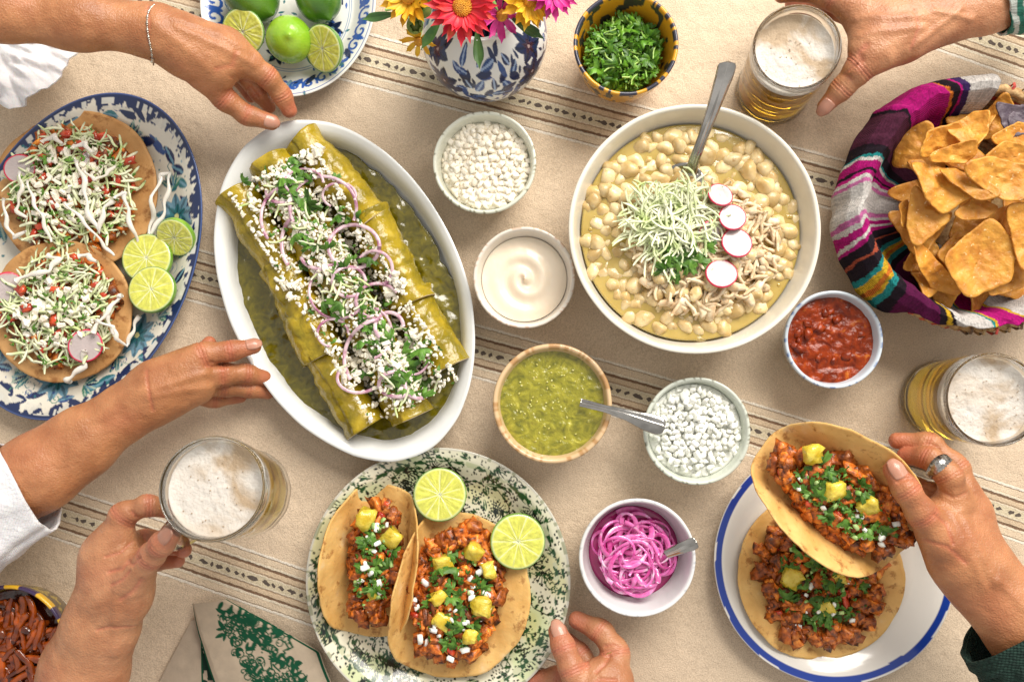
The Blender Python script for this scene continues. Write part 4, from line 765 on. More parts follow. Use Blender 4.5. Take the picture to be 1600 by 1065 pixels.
# ------------------------------------------------------------------ vase and flowers
vc = P(757, 62, .07)
def paint_vase(V):
    r = random.Random(9); th = np.arctan2(V[:, 1], V[:, 0]); x = th*.066; y = V[:, 2]*1.1; p = Paint(x, y, (.76, .76, .73))
    for row, (zz, n) in enumerate([(.026, 14), (.050, 13), (.078, 12), (.104, 9)]):
        for k in range(n+1):
            cx = -.2075+k*.415/n+row*.012; cy = zz*1.1; an = r.uniform(0, 6.3)
            if (k+row) % 3 == 0: p.flower(cx, cy, .020, 6, NV, (.12, .08, .10), an, .6); p.flower(cx, cy, .009, 5, (.05, .02, .04), (.4, .3, .3), an+.4)
            else:
                for j in range(9): p.leaf(cx+r.uniform(-.014, .014), cy+r.uniform(-.012, .012), r.uniform(.012, .022), r.uniform(.007, .011), an+j*.6+r.uniform(-.3, .3), r.choice([NV, NV, BL, (.02, .06, .2)]), vein=r.choice([None, (.3, .4, .6)]))
    for k in range(150): p.leaf(r.uniform(-.2, .2), r.uniform(.01, .12), r.uniform(.005, .012), .004, r.uniform(0, 6.3), r.choice([NV, BL]))
    for k in range(14): p.leaf(-.2+k*.03, .012, .02, .006, .3, NV)
    return p.c
vs = thing('flower_vase', 'round white vase painted with navy flowers, standing at the frame edge with bright blooms', 'vase', (vc.x, vc.y+.004, 0))
RV = .0655; pf = [(1e-4, .002), (.03, 0), (.036, .001)]+[(RV*math.sin(t), .066-.064*math.cos(t)) for t in np.linspace(.62, 2.6, 24)]+[(.032, .126), (.031, .136), (.036, .142), (.034, .143), (.029, .136), (.03, .126)]+[(.96*RV*math.sin(t), .066-.060*math.cos(t)) for t in np.linspace(2.6, .8, 12)]+[(1e-4, .02)]
V, F = lathe(resample(pf, 300), 420); mesh('vase_body', V, F, glazeP, vs, col=paint_vase(V))
def petal(l, w, curl, seed, tip=.25, nu=9, nv=7, droop=0):
    r = random.Random(seed); u = np.linspace(0, 1, nu); v = np.linspace(-1, 1, nv); U, W_ = np.meshgrid(u, v, indexing='ij')
    wd = w*np.sin(np.clip(U*.92+.08, 0, 1)*PI*.80)**.7; l_ = l*(1-tip*np.abs(W_)**1.5*U+.05*np.cos(W_*PI*2)*U)
    return np.stack([l_*U, W_*wd/2*(.6+.4*U), curl*(U**2)*l-droop*U*l*.0+.10*w*(W_**2)+.0006*np.sin(W_*8)], -1).reshape(-1, 3), gridF(nu, nv)
def flower(label, px, py, z, l, w, n, mp, mc, tilt, rows=2, cr=.3, seed=0, curl=.12, kind='daisy'):
    f = thing('flower', label, 'flower', P(px, py, z), tilt, 'flowers in the painted vase'); r = random.Random(seed)
    for row in range(rows):
        meshes = [mesh('petal', *petal(l*(1-.2*row), w, curl+.2*row, seed+i), mp, link=False) for i in range(3)]
        for i in range(n):
            a = (i+.5*row)*2*PI/n+r.uniform(-.08, .08); put('petal', meshes[i % 3], f, (l*cr*.5*math.cos(a), l*cr*.5*math.sin(a), .001*row+r.uniform(0, .001)), (r.uniform(-.15, .15), -.05-.18*row+r.uniform(-.08, .08), a), r.uniform(.9, 1.06))
    mesh('flower_centre', *lathe([(1e-4, .006), (l*cr*.5, .0055), (l*cr*.95, .0035), (l*cr*1.05, 0)], 24), mc[0], f)
    fl = []
    for i in range(120): q = l*cr*math.sqrt(i/120); a = i*2.399; fl.append(xf(lump(.0016, .0016, .0026, .5, .1, i, 3), (q*math.cos(a), q*math.sin(a), .0062-.003*(i/120)**2)))
    V, F = join(fl); tag(mesh('florets', V, F, mc[1], f), kind='stuff')
    stem = tube([(0, 0, 0), (.002, .004, -.03), (.004, .012, -.07)], .0018, 6); sp = mesh('stem', *stem, cilL, f)
    return f
redp = M('red_petal', (.66, .012, .045), (.82, .06, .06), .5, 60, sss=.2, ssr=(1, .2, .2), ssc=.003, hv=.12, c3=(.88, .22, .08)); yelp = M('yellow_petal', (.80, .40, .01), (.88, .56, .04), .5, 60, sss=.2, ssc=.003, hv=.1); magp = M('magenta_petal', (.60, .015, .22), (.78, .08, .38), .5, 60, sss=.2, ssr=(1, .2, .5), ssc=.003, hv=.12)
yc = (M('disc_dark', (.35, .14, .01), None, .7), M('disc_gold', (.78, .38, .03), (.5, .2, .02), .6, 200))
flower('large red gerbera daisy with an orange centre hanging over the vase front', 722, 12, .185, .0285, .0092, 20, redp, yc, (.28, .05, .3), 2, .30, 3, .08)
flower('yellow orange flower at the frame edge beside the magenta one', 826, 0, .165, .024, .0105, 12, yelp, yc, (.5, .35, 0), 2, .25, 5, .15)
flower('magenta flower with pointed petals, farthest toward the yellow bowl', 862, -14, .17, .024, .008, 14, magp, yc, (.3, .3, 0), 2, .25, 6, .1)
flower('magenta flower drooping between the red gerbera and the vase body', 782, 22, .155, .023, .0095, 9, magp, yc, (.9, .5, .2), 1, .22, 7, .25)
flower('golden yellow flower at the frame edge beside green buds', 640, -4, .165, .024, .010, 13, yelp, yc, (.3, -.3, 0), 2, .28, 8, .12)
flower('small yellow flower hanging low against the vase side', 655, 62, .125, .0165, .0068, 8, yelp, yc, (.9, -.6, .3), 1, .22, 9, .3)
budm = M('flower_bud_green', (.13, .20, .03), (.30, .36, .09), .5, 60, hv=.1, sss=.1)
for i, (px, py, z, r_) in enumerate([(661, 14, .155, .0095), (648, 40, .14, .009), (672, -6, .16, .009)]):
    b = thing('flower_bud', ['plump green bud touching the red gerbera', 'green bud above the small hanging yellow flower', 'green bud at the frame edge above its two neighbours'][i], 'bud', P(px, py, z), (.4, -.3, i), 'green buds in the vase')
    V, F = lathe([(1e-4, -r_), (r_*.7, -r_*.7), (r_, 0), (r_*.85, r_*.6), (r_*.4, r_), (1e-4, r_*.95)], 20, 1, 1, .06, i); subdiv(mesh('bud', V, F, budm, b))
    for k in range(6): v, f = petal(r_*1.7, r_*1.0, .55, k); put('sepal', mesh('sepal', v, f, cil, link=False), b, (0, 0, -r_*.4), (0, -.75, k*PI/3))
    mesh('stem', *tube([(0, 0, -r_), (.004, .01, -.03), (.012, .02, -.06)], .0017, 6), cilL, b)
for i, (px, py, z, a) in enumerate([(690, 28, .15, -2.2), (800, 30, .15, -.5), (745, 48, .145, -1.5), (620, 22, .15, 3.2)]):
    v, f = petal(.034, .012, .1, 20+i); l_ = mesh('vase_leaf', v, f, M('dark_leaf', (.03, .09, .02), (.08, .18, .04), .45, 60), loc=P(px, py, z)); l_.rotation_euler = (0, .3, a)
    tag(l_, ['dark green leaf under the red gerbera on the yellow flower side', 'dark green leaf below the orange yellow flower', 'dark green leaf tucked behind the lowest red petals', 'dark green leaf sticking out beside the golden flower'][i], 'leaf', 'leaves in the vase')

# ------------------------------------------------------------------ beer mugs
def glass_mat():
    m = bpy.data.materials.new('clear_glass'); m.use_nodes = True; b = m.node_tree.nodes['Principled BSDF']; b.inputs['Base Color'].default_value = (.97, .98, .96, 1); b.inputs['Transmission Weight'].default_value = 1; b.inputs['Roughness'].default_value = .0; b.inputs['IOR'].default_value = 1.47; return m
    m = bpy.data.materials.new('clear_glass'); m.use_nodes = True; nt = m.node_tree; ln = nt.links.new; nt.nodes.remove(nt.nodes['Principled BSDF']); o = nt.nodes['Material Output']
    t = _n(nt, 'ShaderNodeBsdfTransparent'); t.inputs[0].default_value = (.93, .945, .93, 1); g = _n(nt, 'ShaderNodeBsdfGlossy'); g.inputs['Roughness'].default_value = .03; l0 = _n(nt, 'ShaderNodeLayerWeight'); l0.inputs[0].default_value = .5; f0 = _n(nt, 'ShaderNodeMath', operation='POWER'); ln(l0.outputs['Facing'], f0.inputs[0]); f0.inputs[1].default_value = 4.5; f = _n(nt, 'ShaderNodeMath', operation='MULTIPLY_ADD'); ln(f0.outputs[0], f.inputs[0]); f.inputs[1].default_value = .42; f.inputs[2].default_value = .035
    lw = _n(nt, 'ShaderNodeLayerWeight'); lw.inputs[0].default_value = .35; rp = _n(nt, 'ShaderNodeValToRGB'); ln(lw.outputs['Facing'], rp.inputs[0]); rp.color_ramp.elements[0].position = .45; rp.color_ramp.elements[0].position = .8; rp.color_ramp.elements[0].color = (.96, .97, .95, 1); rp.color_ramp.elements[1].position = 1; rp.color_ramp.elements[1].color = (.52, .48, .38, 1); ln(rp.outputs[0], t.inputs[0])
    x = _n(nt, 'ShaderNodeMixShader'); ln(f.outputs[0], x.inputs[0]); ln(t.outputs[0], x.inputs[1]); ln(g.outputs[0], x.inputs[2]); ln(x.outputs[0], o.inputs['Surface']); return m
glassm = glass_mat()
def beer_mat(name, c):
    m = bpy.data.materials.new(name); m.use_nodes = True; nt = m.node_tree; ln = nt.links.new; b = nt.nodes['Principled BSDF']; o = nt.nodes['Material Output']
    b.inputs['Base Color'].default_value = rgba(c); b.inputs['Transmission Weight'].default_value = 1; b.inputs['Roughness'].default_value = .04; b.inputs['IOR'].default_value = 1.33
    d = _n(nt, 'ShaderNodeBsdfTranslucent'); d.inputs[0].default_value = rgba(c); x = _n(nt, 'ShaderNodeMixShader'); x.inputs[0].default_value = .22; ln(b.outputs[0], x.inputs[1]); ln(d.outputs[0], x.inputs[2]); ln(x.outputs[0], o.inputs['Surface']); return m
foamm = M('beer_foam', (.42, .31, .20), (.62, .575, .52), .6, 18, (.38, .53), sss=.3, ssr=(1, .9, .8), ssc=.004, bump=.0008, bs=420, bump2=.002, bs2=40, dist=1.0)
bubm = M('foam_bubble', (.40, .30, .20), None, .5)
def mug(label, rim, base, hdl, beerc, seed, r_top=None, hdl_ang=0):
    rp, zt_ = P(rim[0], rim[1], rim[3]), rim[3]; R = L(rim[2], zt_); bp_ = P(base[0], base[1], base[2]); ax = (rp-bp_); H = ax.length
    q = ax.to_track_quat('Z', 'Y').to_euler(); g = thing('beer_mug', label, 'mug', bp_, q, 'glass mugs of beer'); rb = R*.90; w = .0036
    def rad(z): return rb+(R-rb)*(z/H)
    prof = [(1e-4, .003), (rb*.8, .002), (rb*.93, 0), (rb*1.01, .001), (rb*1.05, .004), (rb*1.04, .010), (rb*1.0, .014)]+[(rad(z), z) for z in np.linspace(.02, H-.022, 6)]+[(R*1.0, H-.016), (R*.995, H-.003), (R*.985, H), (R*.965, H+.0004), (R-w, H-.002)]+[(rad(z)-w, z) for z in np.linspace(H-.012, .018, 6)]+[(rb*.75, .012), (1e-4, .0115)]
    V, F = lathe(smoothprof(prof, 2), 96)
    th = np.arctan2(V[:, 1], V[:, 0]); k = (V[:, 2] < H-.03) & (V[:, 2] > .004) & (np.hypot(V[:, 0], V[:, 1]) > rb*.9); V[k, :2] *= (1+.012*np.abs(np.cos(th[k]*6)))[:, None]
    mesh('glass_body', V, F, glassm, g); zb = H-.0165; wi = w-.0007
    mesh('beer', *lathe([(1e-4, .0135), (rb*.70, .0135), (rad(.02)-wi, .020)]+[(rad(z)-wi, z) for z in np.linspace(.03, zb-.006, 5)]+[(1e-4, zb-.006)], 72), beer_mat('beer_'+['gold', 'amber', 'pale'][seed], beerc), g)
    th_ = np.arange(96)*2*PI/96; rr = np.linspace(.001, 1, 40); x = (rr[:, None]*np.cos(th_)*(rad(zb)-wi)).ravel(); y = (rr[:, None]*np.sin(th_)*(rad(zb)-wi)).ravel(); e = np.hypot(x, y)/rad(zb)
    zf = zb+.0022*np.clip((e-.72)/.25, 0, 1)**2*1.6+.0010*fbm(x, y, 55, 3+seed)+.0004*vn(x, y, 300, 9); V = np.stack([x, y, zf], 1); sk = V[-96:].copy(); sk[:, 2] = zb-.006
    mesh('foam', np.vstack([V*[.985, .985, 1], sk]), gridF(41, 96, cv=True), foamm, g)
    bl = []
    r = random.Random(seed)
    for i in range(95): a = r.uniform(0, 6.3); q_ = rad(zb)*.86*math.sqrt(r.random()); s_ = r.choice([.0004, .0005, .0007, .0012]); bl.append(xf(lump(s_, s_, s_*.5, 1, 0, i, 3), (q_*math.cos(a), q_*math.sin(a), zb+.0009)))
    V, F = join(bl); tag(mesh('foam_bubbles', V, F, bubm, g), kind='stuff')
    if hdl:
        hv_ = Vector((math.cos(hdl_ang), math.sin(hdl_ang), 0)); hv_.rotate(q.to_matrix().inverted()); a = math.atan2(hv_.y, hv_.x); ca, sa = math.cos(a), math.sin(a); t = np.linspace(-1, 1, 26); off = rb*.97+.030*(1-abs(t)**3.2); zz = H*.5+t*H*.33
        mesh('handle', *tube(np.stack([off*ca, off*sa, zz], 1), .0068, 14, 1.3, up=(-sa, ca, 0)), glassm, g)
    return g
mug('full mug of golden beer gripped by the hand at the top beside the soup spoon', (1246, 73, 69.5, .125), (1206, 143, .0), False, (1.0, .60, .04), 0, hdl_ang=1.75)
mug('full beer mug standing alone between the salsa bowl and the held taco', (1554, 624, 73, .125), (1466, 624, .0), False, (1.0, .64, .07), 1)
mug('tilted mug of pale beer lifted off the cloth by its handle above the napkin', (331, 762, 83, .215), (388, 770, .095), True, (1.0, .72, .16), 2, hdl_ang=math.radians(222))

# ------------------------------------------------------------------ chip basket with striped cloth
bc = P(1528, 322, .07); RB = L(192, .07); bk = thing('chip_basket', 'round woven straw basket half covered by a striped cloth', 'basket', (bc.x, bc.y, 0))
straw = M('straw', (.36, .20, .08), (.62, .42, .20), .7, 160, bump=.0012, bs=300, hv=.15)
strawr = M('straw_red', (.42, .04, .04), (.6, .1, .06), .7, 160, bump=.001, bs=300); strawd = M('straw_dark', (.12, .07, .04), (.25, .15, .08), .7, 160, bump=.001, bs=300)
for k in range(10):
    t = k/9; rr = RB*(.735+.245*math.sin(t*PI/2)); z = .005+.066*t; n = 240; a = np.arange(n)*2*PI/n
    wv = .0012*np.sin(a*60+k*PI); mesh('coil', *tube(np.stack([(rr+wv)*np.cos(a), (rr+wv)*np.sin(a), z+.0006*np.sin(a*30)], 1), .0046*(1+.12*np.sin(a*60+k*PI)), 8, 1, closed=True), [straw, straw, straw, straw, strawd, straw, straw, strawr, straw, straw][k], bk)
V, F = lathe([(1e-4, .002), (RB*.75, .002), (RB*.78, .006), (1e-4, .006)], 48); mesh('basket_floor', V, F, straw, bk)
for i in range(64):
    a = i*2*PI/64
    if math.radians(76) < a < math.radians(262): continue
    p0 = np.array([math.cos(a), math.sin(a)])
    V, F = tube([(p0[0]*(RB+.005)*q, p0[1]*(RB+.005)*q, z) for q, z in ((.90, .045), (.965, .055), (1.0, .066), (1.0, .074), (.97, .077), (.945, .07))], .0016, 6)
    mesh('stitch', V, F, [straw, strawr, straw, strawd][i % 4], bk)
# cloth: runs over the rim from the top round the near side to the bottom
def serape_col(u):
    W = (.78, .74, .70); MG = (.55, .008, .22); PK = (.74, .20, .48); K = (.018, .010, .018); DM = (.13, .008, .07); OR = (.80, .22, .03); TL = (.02, .30, .30); YL = (.80, .50, .03); MAR = (.10, .02, .05)
    bands = [(0, W), (.055, W), (.06, (.05, .02, .12)), (.078, MG), (.085, K), (.10, OR), (.106, MG), (.205, K), (.212, MAR), (.285, K), (.312, TL), (.318, W), (.326, MG), (.345, K), (.352, MG), (.362, W), (.372, PK), (.38, W), (.44, PK), (.452, W), (.462, MG), (.478, W), (.486, MG), (.495, K), (.52, (.5, .1, .05)), (.526, K), (.545, TL), (.557, YL), (.572, OR), (.582, YL), (.588, TL), (.602, K), (.622, DM), (.70, K), (.712, YL), (.722, K), (.73, W), (.80, TL), (.806, YL), (.812, MG), (.872, YL), (.88, W), (.96, K), (.966, OR), (.972, W), (.98, TL), (.988, K), (1.01, W)]
    idx = np.searchsorted([b[0] for b in bands], np.clip(u, 0, 1.005), side='right')-1
    return np.array([b[1] for b in bands])[idx]
nu, nv = 700, 90; u = np.linspace(0, 1, nu); v = np.linspace(0, 1, nv); U, W_ = np.meshgrid(u, v, indexing='ij'); TH = math.radians(82)+U*math.radians(232)
dv = np.array([(RB*1.02+.010, .026), (RB*1.045+.008, .052), (RB*1.035+.003, .078), (RB*.985, .088), (RB*.93, .085), (RB*.86, .068), (RB*.80, .042), (RB*.66, .022), (RB*.25, .014)])
sv_ = np.linspace(0, 1, 9); edge = .12+.10*vn(np.cos(TH[:, :1]), np.sin(TH[:, :1]), 3, 2); low = np.clip((U[:, :1]-.62)/.06, 0, 1)*.20
W2 = edge+low+(1-edge-low)*W_; rr = np.interp(W2, sv_, dv[:, 0]); zz = np.interp(W2, sv_, dv[:, 1])
fold = .0035*vn(TH*6+W2*1.5, W2*1.5, 1.3, 4)+.0022*vn(TH*16+W2*5, W2*2, 1, 8); rr = rr+fold*.8+.0025*np.sin(TH*4.0+W2*2); zz = zz+fold*.9
roll = np.clip(1-abs((U-.765)/.05), 0, 1)+np.clip(1-abs((U-.93)/.05), 0, 1); rr += .003*roll; zz += .004*roll*np.exp(-((W2-.4)/.2)**2)
V = np.stack([rr*np.cos(TH), rr*np.sin(TH), np.maximum(zz, .012)], -1).reshape(-1, 3)
uc = U+.055*(W_-.35)+.006*vn(TH*5, W_*3, 2, 5)+.0018*vn(TH*40, W_*22, 2, 9); colr = serape_col(uc.ravel()); colr = colr*(1-.22*(vn(TH.ravel()*60, W_.ravel()*6, 2, 3) > .35))[:, None]
clm = M('serape', (.75, .75, .75), (1.08, 1.08, 1.08), .85, 500, attr=True, bump=.0009, bs=500, weave=.0005, ws=300, spec=.2)
so = mesh('striped_cloth', V, gridF(nu, nv), clm, loc=(bc.x, bc.y, 0), col=colr); tag(so, 'striped magenta, black and white woven cloth lining the straw basket and folded over its rim', 'cloth'); m_ = so.modifiers.new('t', 'SOLIDIFY'); m_.thickness = .0016
# chips
chipm = M('corn_chip', (.47, .175, .02), (.67, .32, .045), .5, 70, (.3, .65), bump=.0012, bs=180, bump2=.003, bs2=60, hv=.14, spots=(.86, .66, .36), spt=(.62, .70), sps=260, vor=.0006, vs=110, c3=(.76, .44, .11), sss=.08, ssc=.002)
purm = M('blue_corn_chip', (.06, .04, .06), (.13, .10, .12), .5, 70, bump=.0012, bs=180)
def chipmesh(out, bx, by, seed, n=13):
    """rounded polygon outline (metres, local) filled with a curved bumpy sheet"""
    o = np.array(out, float); m = 72; th = np.arange(m)*2*PI/m
    a = np.arctan2(o[:, 1], o[:, 0]); k = np.argsort(a); o = o[k]; R_ = np.zeros(m)
    for i in range(m):
        d = np.array([math.cos(th[i]), math.sin(th[i])]); best = 1e9
        for j in range(len(o)):
            p, q = o[j], o[(j+1) % len(o)]; e = q-p; den = d[0]*e[1]-d[1]*e[0]
            if abs(den) < 1e-12: continue
            t = (p[0]*e[1]-p[1]*e[0])/den; s_ = (p[0]*d[1]-p[1]*d[0])/den
            if t > 0 and -1e-6 <= s_ <= 1+1e-6: best = min(best, t)
        R_[i] = best if best < 1 else .02
    kk = np.array([1, 2, 3, 2, 1.])/9; R_ = np.convolve(np.r_[R_[-2:], R_, R_[:2]], kk, 'valid')*(1+.03*vn(np.cos(th), np.sin(th), 5, seed)); q = np.linspace(1e-3, 1, n)
    x = (q[:, None]*R_*np.cos(th)).ravel(); y = (q[:, None]*R_*np.sin(th)).ravel(); z = .65*bx*x*x+.65*by*y*y+.0022*fbm(x, y, 55, seed)+.0009*vn(x, y, 190, seed+2)
    return mesh('corn_chip', np.stack([x, y, z], 1), gridF(n, m, cv=True), chipm, link=False)
# visible chips as outlines in the photo, each with a height and a lean
big = [([(1420, 250), (1518, 318), (1460, 335), (1480, 335)], 0, 0),]
CH = [
 ('broad chip at the basket front with a bumpy blistered face', [(1462, 405), (1540, 338), (1580, 385), (1575, 440), (1510, 468), (1485, 440)], .078, (.05, .05), 12, 6),
 ('narrow triangular chip pointing at the cloth, upper of two', [(1419, 250), (1500, 262), (1520, 305), (1476, 336), (1440, 310)], .093, (-.1, .1), 8, -10),
 ('triangular chip leaning under the narrow one with its point down', [(1425, 280), (1450, 320), (1490, 340), (1430, 390), (1418, 350)], .082, (.1, -.2), -14, 6),
 ('long chip lying across the top of the heap', [(1495, 258), (1540, 245), (1620, 262), (1625, 310), (1570, 315), (1500, 275)], .100, (.1, .05), 6, 14),
 ('curled chip overlapping the long one', [(1468, 262), (1500, 258), (1570, 310), (1530, 315), (1470, 280)], .098, (-.35, .1), 12, -18),
 ('rounded chip standing against the magenta cloth', [(1432, 245), (1440, 205), (1490, 190), (1512, 215), (1500, 245)], .082, (.5, .1), 16, 6),
 ('tall curled chip near the white corner of the cloth', [(1480, 200), (1520, 175), (1545, 178), (1540, 215), (1520, 240), (1500, 220)], .092, (-.2, -.5), 22, 10),
 ('chip folded over next to the tall curled one', [(1447, 240), (1520, 215), (1524, 240), (1510, 255), (1450, 252)], .095, (.4, 0), 10, 20),
 ('chip with a serrated edge under the purple ones', [(1540, 215), (1590, 190), (1630, 215), (1600, 240), (1550, 225)], .090, (.2, .1), 10, 10),
 ('wide chip above the long top one at the frame edge', [(1525, 245), (1565, 220), (1640, 235), (1640, 265), (1560, 265)], .088, (.3, 0), 12, 10),
 ('pointed chip cut by the frame edge beside the blistered one', [(1567, 318), (1640, 320), (1640, 420), (1595, 425)], .090, (.1, -.15), 10, 8),
 ('small chip poking out below the curled overlap', [(1485, 335), (1525, 305), (1560, 325), (1540, 342), (1500, 345)], .084, (0, 0), 12, 8),
 ('long brown chip down by the striped cloth at the basket wall', [(1410, 375), (1440, 385), (1500, 440), (1515, 465), (1460, 450), (1425, 420)], .066, (.15, .3), 12, -8),
 ('chip on edge between the cloth and the triangular pair', [(1400, 320), (1418, 310), (1424, 360), (1405, 355)], .070, (0, .5), 10, 8),
 ('chip half hidden behind the blistered one at its point', [(1530, 335), (1580, 318), (1585, 370), (1560, 365)], .076, (.2, .2), 10, 8),
 ('chip lying under the blistered one near the cloth roll', [(1540, 430), (1600, 400), (1598, 450), (1540, 466)], .068, (-.2, 0), 10, 8)]
cfl = thing
for i, (lb, o_, z, tl, bx, by) in enumerate(CH):
    c0 = np.mean(o_, 0); c = P(c0[0], c0[1], z); pts = [tuple((P(a, b, z)-c)[:2]) for a, b in o_]; me = chipmesh(pts, bx, by, 60+i); o = put('corn_chip', me, None, c, (tl[0], tl[1], 0)); m_ = o.modifiers.new('t', 'SOLIDIFY'); m_.thickness = .0013; m_.offset = 0
    tag(o, lb, 'chip', 'corn chips in the basket')
rr2 = random.Random(12)
g3 = [chipmesh([(-.028, -.018), (.03, -.02), (.004, .034)], 14, 8, 90), chipmesh([(-.026, -.02), (.028, -.012), (.02, .02), (-.01, .03)], 10, -10, 91), chipmesh([(-.03, -.01), (.03, -.016), (.0, .03)], -12, 10, 92)]
lo_spots = [(1450, 400, .052), (1440, 235, .055), (1436, 300, .056), (1432, 360, .054), (1455, 430, .052), (1450, 270, .058), (1480, 450, .052), (1530, 455, .05), (1590, 445, .052), (1640, 420, .055), (1500, 390, .055), (1560, 400, .05), (1620, 360, .06), (1480, 300, .06), (1540, 290, .06), (1600, 300, .062), (1650, 300, .06), (1520, 200, .055), (1560, 195, .055), (1620, 200, .06), (1660, 240, .06), (1520, 345, .06), (1580, 350, .06), (1570, 250, .07), (1500, 240, .07)]
BL_ = ['low chip pressed against the cloth beside the basket front point', 'low chip beside the rounded chip at the magenta fold', 'chip end showing left of the narrow triangular chip', 'low chip under the triangular pair near the teal stripes', 'lowest chip by the yellow edged cloth band', 'chip corner under the narrow triangle at the pale stripes', 'low chip under the long brown one', 'chip under the blistered front chip at its lower point', 'low chip at the frame edge near the cloth roll', 'chip at the frame edge beside the pointed one', 'chip showing between the brown long chip and the blistered one', 'chip under the centre of the blistered front chip', 'chip under the pointed chip at the frame edge', 'chip in the gap under the curled overlap', 'chip in the gap under the long top chip', 'chip below the long top chip near the frame edge', 'chip cut by the frame under the long top chip', "low chip between the cloth's white corner and rounded chip", 'low chip below the purple chips', 'low chip at the frame edge beside the purple chips', 'chip cut by the frame under the wide chip', 'chip above the point of the blistered chip', 'chip beside the pointed chip above the blistered one', 'chip in the gap between wide and serrated chips', 'chip in the gap below the folded chip']
for i, (px, py, z) in enumerate(lo_spots):
    o = put('corn_chip', g3[i % 3], None, P(px, py, z), (rr2.uniform(-.45, .45), rr2.uniform(-.45, .45), rr2.uniform(0, 6.3)), rr2.uniform(.85, 1.1)); tag(o, 'buried golden '+BL_[i], 'chip', 'corn chips buried in the basket'); m_ = o.modifiers.new('t', 'SOLIDIFY'); m_.thickness = .0019
for i, (px, py) in enumerate([(1578, 184), (1604, 192)]):
    me = g3[i].copy(); me.materials[0] = purm; o = put('corn_chip', me, None, P(px, py, .088), (.2, .2*i, 1+i), .7); tag(o, ['dark purple corn chip beside the tall curled golden one', 'dark purple corn chip at the frame edge above the golden heap'][i], 'chip', 'corn chips in the basket'); m_ = o.modifiers.new('t', 'SOLIDIFY'); m_.thickness = .0019

# ------------------------------------------------------------------ green printed napkin (folded corner) and white cloth
def quadsheet(name, corners, z, mat, painter=None, nu=120, nv=120, parent=None, wr=.002, seed=0, th=.0012):
    c = [np.array(P(a, b, 0)[:2]) for a, b in corners]; u = np.linspace(0, 1, nu); v = np.linspace(0, 1, nv); U, W_ = np.meshgrid(u, v, indexing='ij')
    X_ = ((1-U)*(1-W_))[..., None]*c[0]+(U*(1-W_))[..., None]*c[1]+(U*W_)[..., None]*c[2]+((1-U)*W_)[..., None]*c[3]
    x, y = X_[..., 0].ravel(), X_[..., 1].ravel(); zz = z+wr*(1+fbm(x*1.0, y, 16, seed))+.0006*vn(x, y, 60, seed+1); V = np.stack([x, y, zz], 1)
    o = mesh(name, V, gridF(nu, nv), mat, parent, col=painter(x, y, U.ravel(), W_.ravel()) if painter else None); m_ = o.modifiers.new('t', 'SOLIDIFY'); m_.thickness = th; m_.offset = 1; return o
npk = thing('cloth_napkin', 'folded cream linen napkin with a dark green printed pattern', 'napkin', (0, 0, 0))
linen = M('linen', (.90, .88, .86), (1.02, 1.0, .98), .9, 90, attr=True, bump=.0006, bs=500, weave=.0004, ws=330, spec=.15, bump2=.010, bs2=16)
GP = (.014, .11, .055)
def pn_top(x, y, U, W_):
    p = Paint(x, y, (.70, .58, .44)); r = random.Random(4); px, py = proj(x, y, np.full_like(x, .01))
    # metres per px ~ 1/1405 ; paint in photo-like coordinates laid on the cloth
    def W(a, b): q = P(a, b, .008); return q.x, q.y
    for k in range(250):
        t = r.random(); s = max(-1, min(1, r.uniform(-1, 1))); a = 380+t*60+s*42+(r.random()-.5)*10; b = 948+t*130-s*4
        cx, cy = W(a, b); m = k % 5; an = r.uniform(0, 6.3)
        if m == 0: p.dot(cx, cy, .0035, GP, ring=.0016)
        elif m == 1: p.curl(cx, cy, r.uniform(.004, .007), an, .0017, GP, 1)
        elif m == 2: p.leaf(cx, cy, .012, .005, an, GP); p.leaf(cx, cy, .009, .004, an+1, GP)
        elif m == 3: p.line([(cx, cy), (cx+.006*math.cos(an), cy+.006*math.sin(an)), (cx+.010*math.cos(an+1), cy+.010*math.sin(an+1))], .0022, GP)
        else: p.dot(cx, cy, r.uniform(.001, .0024), GP)
    for i in range(9):
        f = i/8; cx, cy = W(350+f*108, 938+f*48); p.leaf(cx, cy, .011, .0055, -1.9+r.uniform(-.5, .5), GP)
    p.put((U < .018)*1., GP)
    p.put(((W_ > .0) & (U > .965) & (U < .99))*1., GP)
    return p.c
def pn_edge(x, y, U, W_):
    p = Paint(x, y, (.68, .56, .43)); k = (U > .80)
    p.put(k*(vn(x, y, 190, 3) > -.15)*1., (.02, .06, .04)); p.put(((U > .78) & (U < .81))*1., GP); return p.c
quadsheet('lower_fold', [(300, 968), (318, 962), (352, 1150), (205, 1150)], .001, linen, pn_edge, 120, 120, npk, .0018, 3)
quadsheet('upper_fold', [(298, 944), (345, 937), (560, 1150), (352, 1150)], .006, linen, None, 10, 10, npk, .001, 5) if False else None
tf = quadsheet('upper_fold', [(299, 944), (352, 937), (520, 1120), (352, 1160)], .0065, linen, None, 4, 4, npk) if False else None
cs_ = [(299, 944), (350, 936), (512, 1030), (560, 1180)]
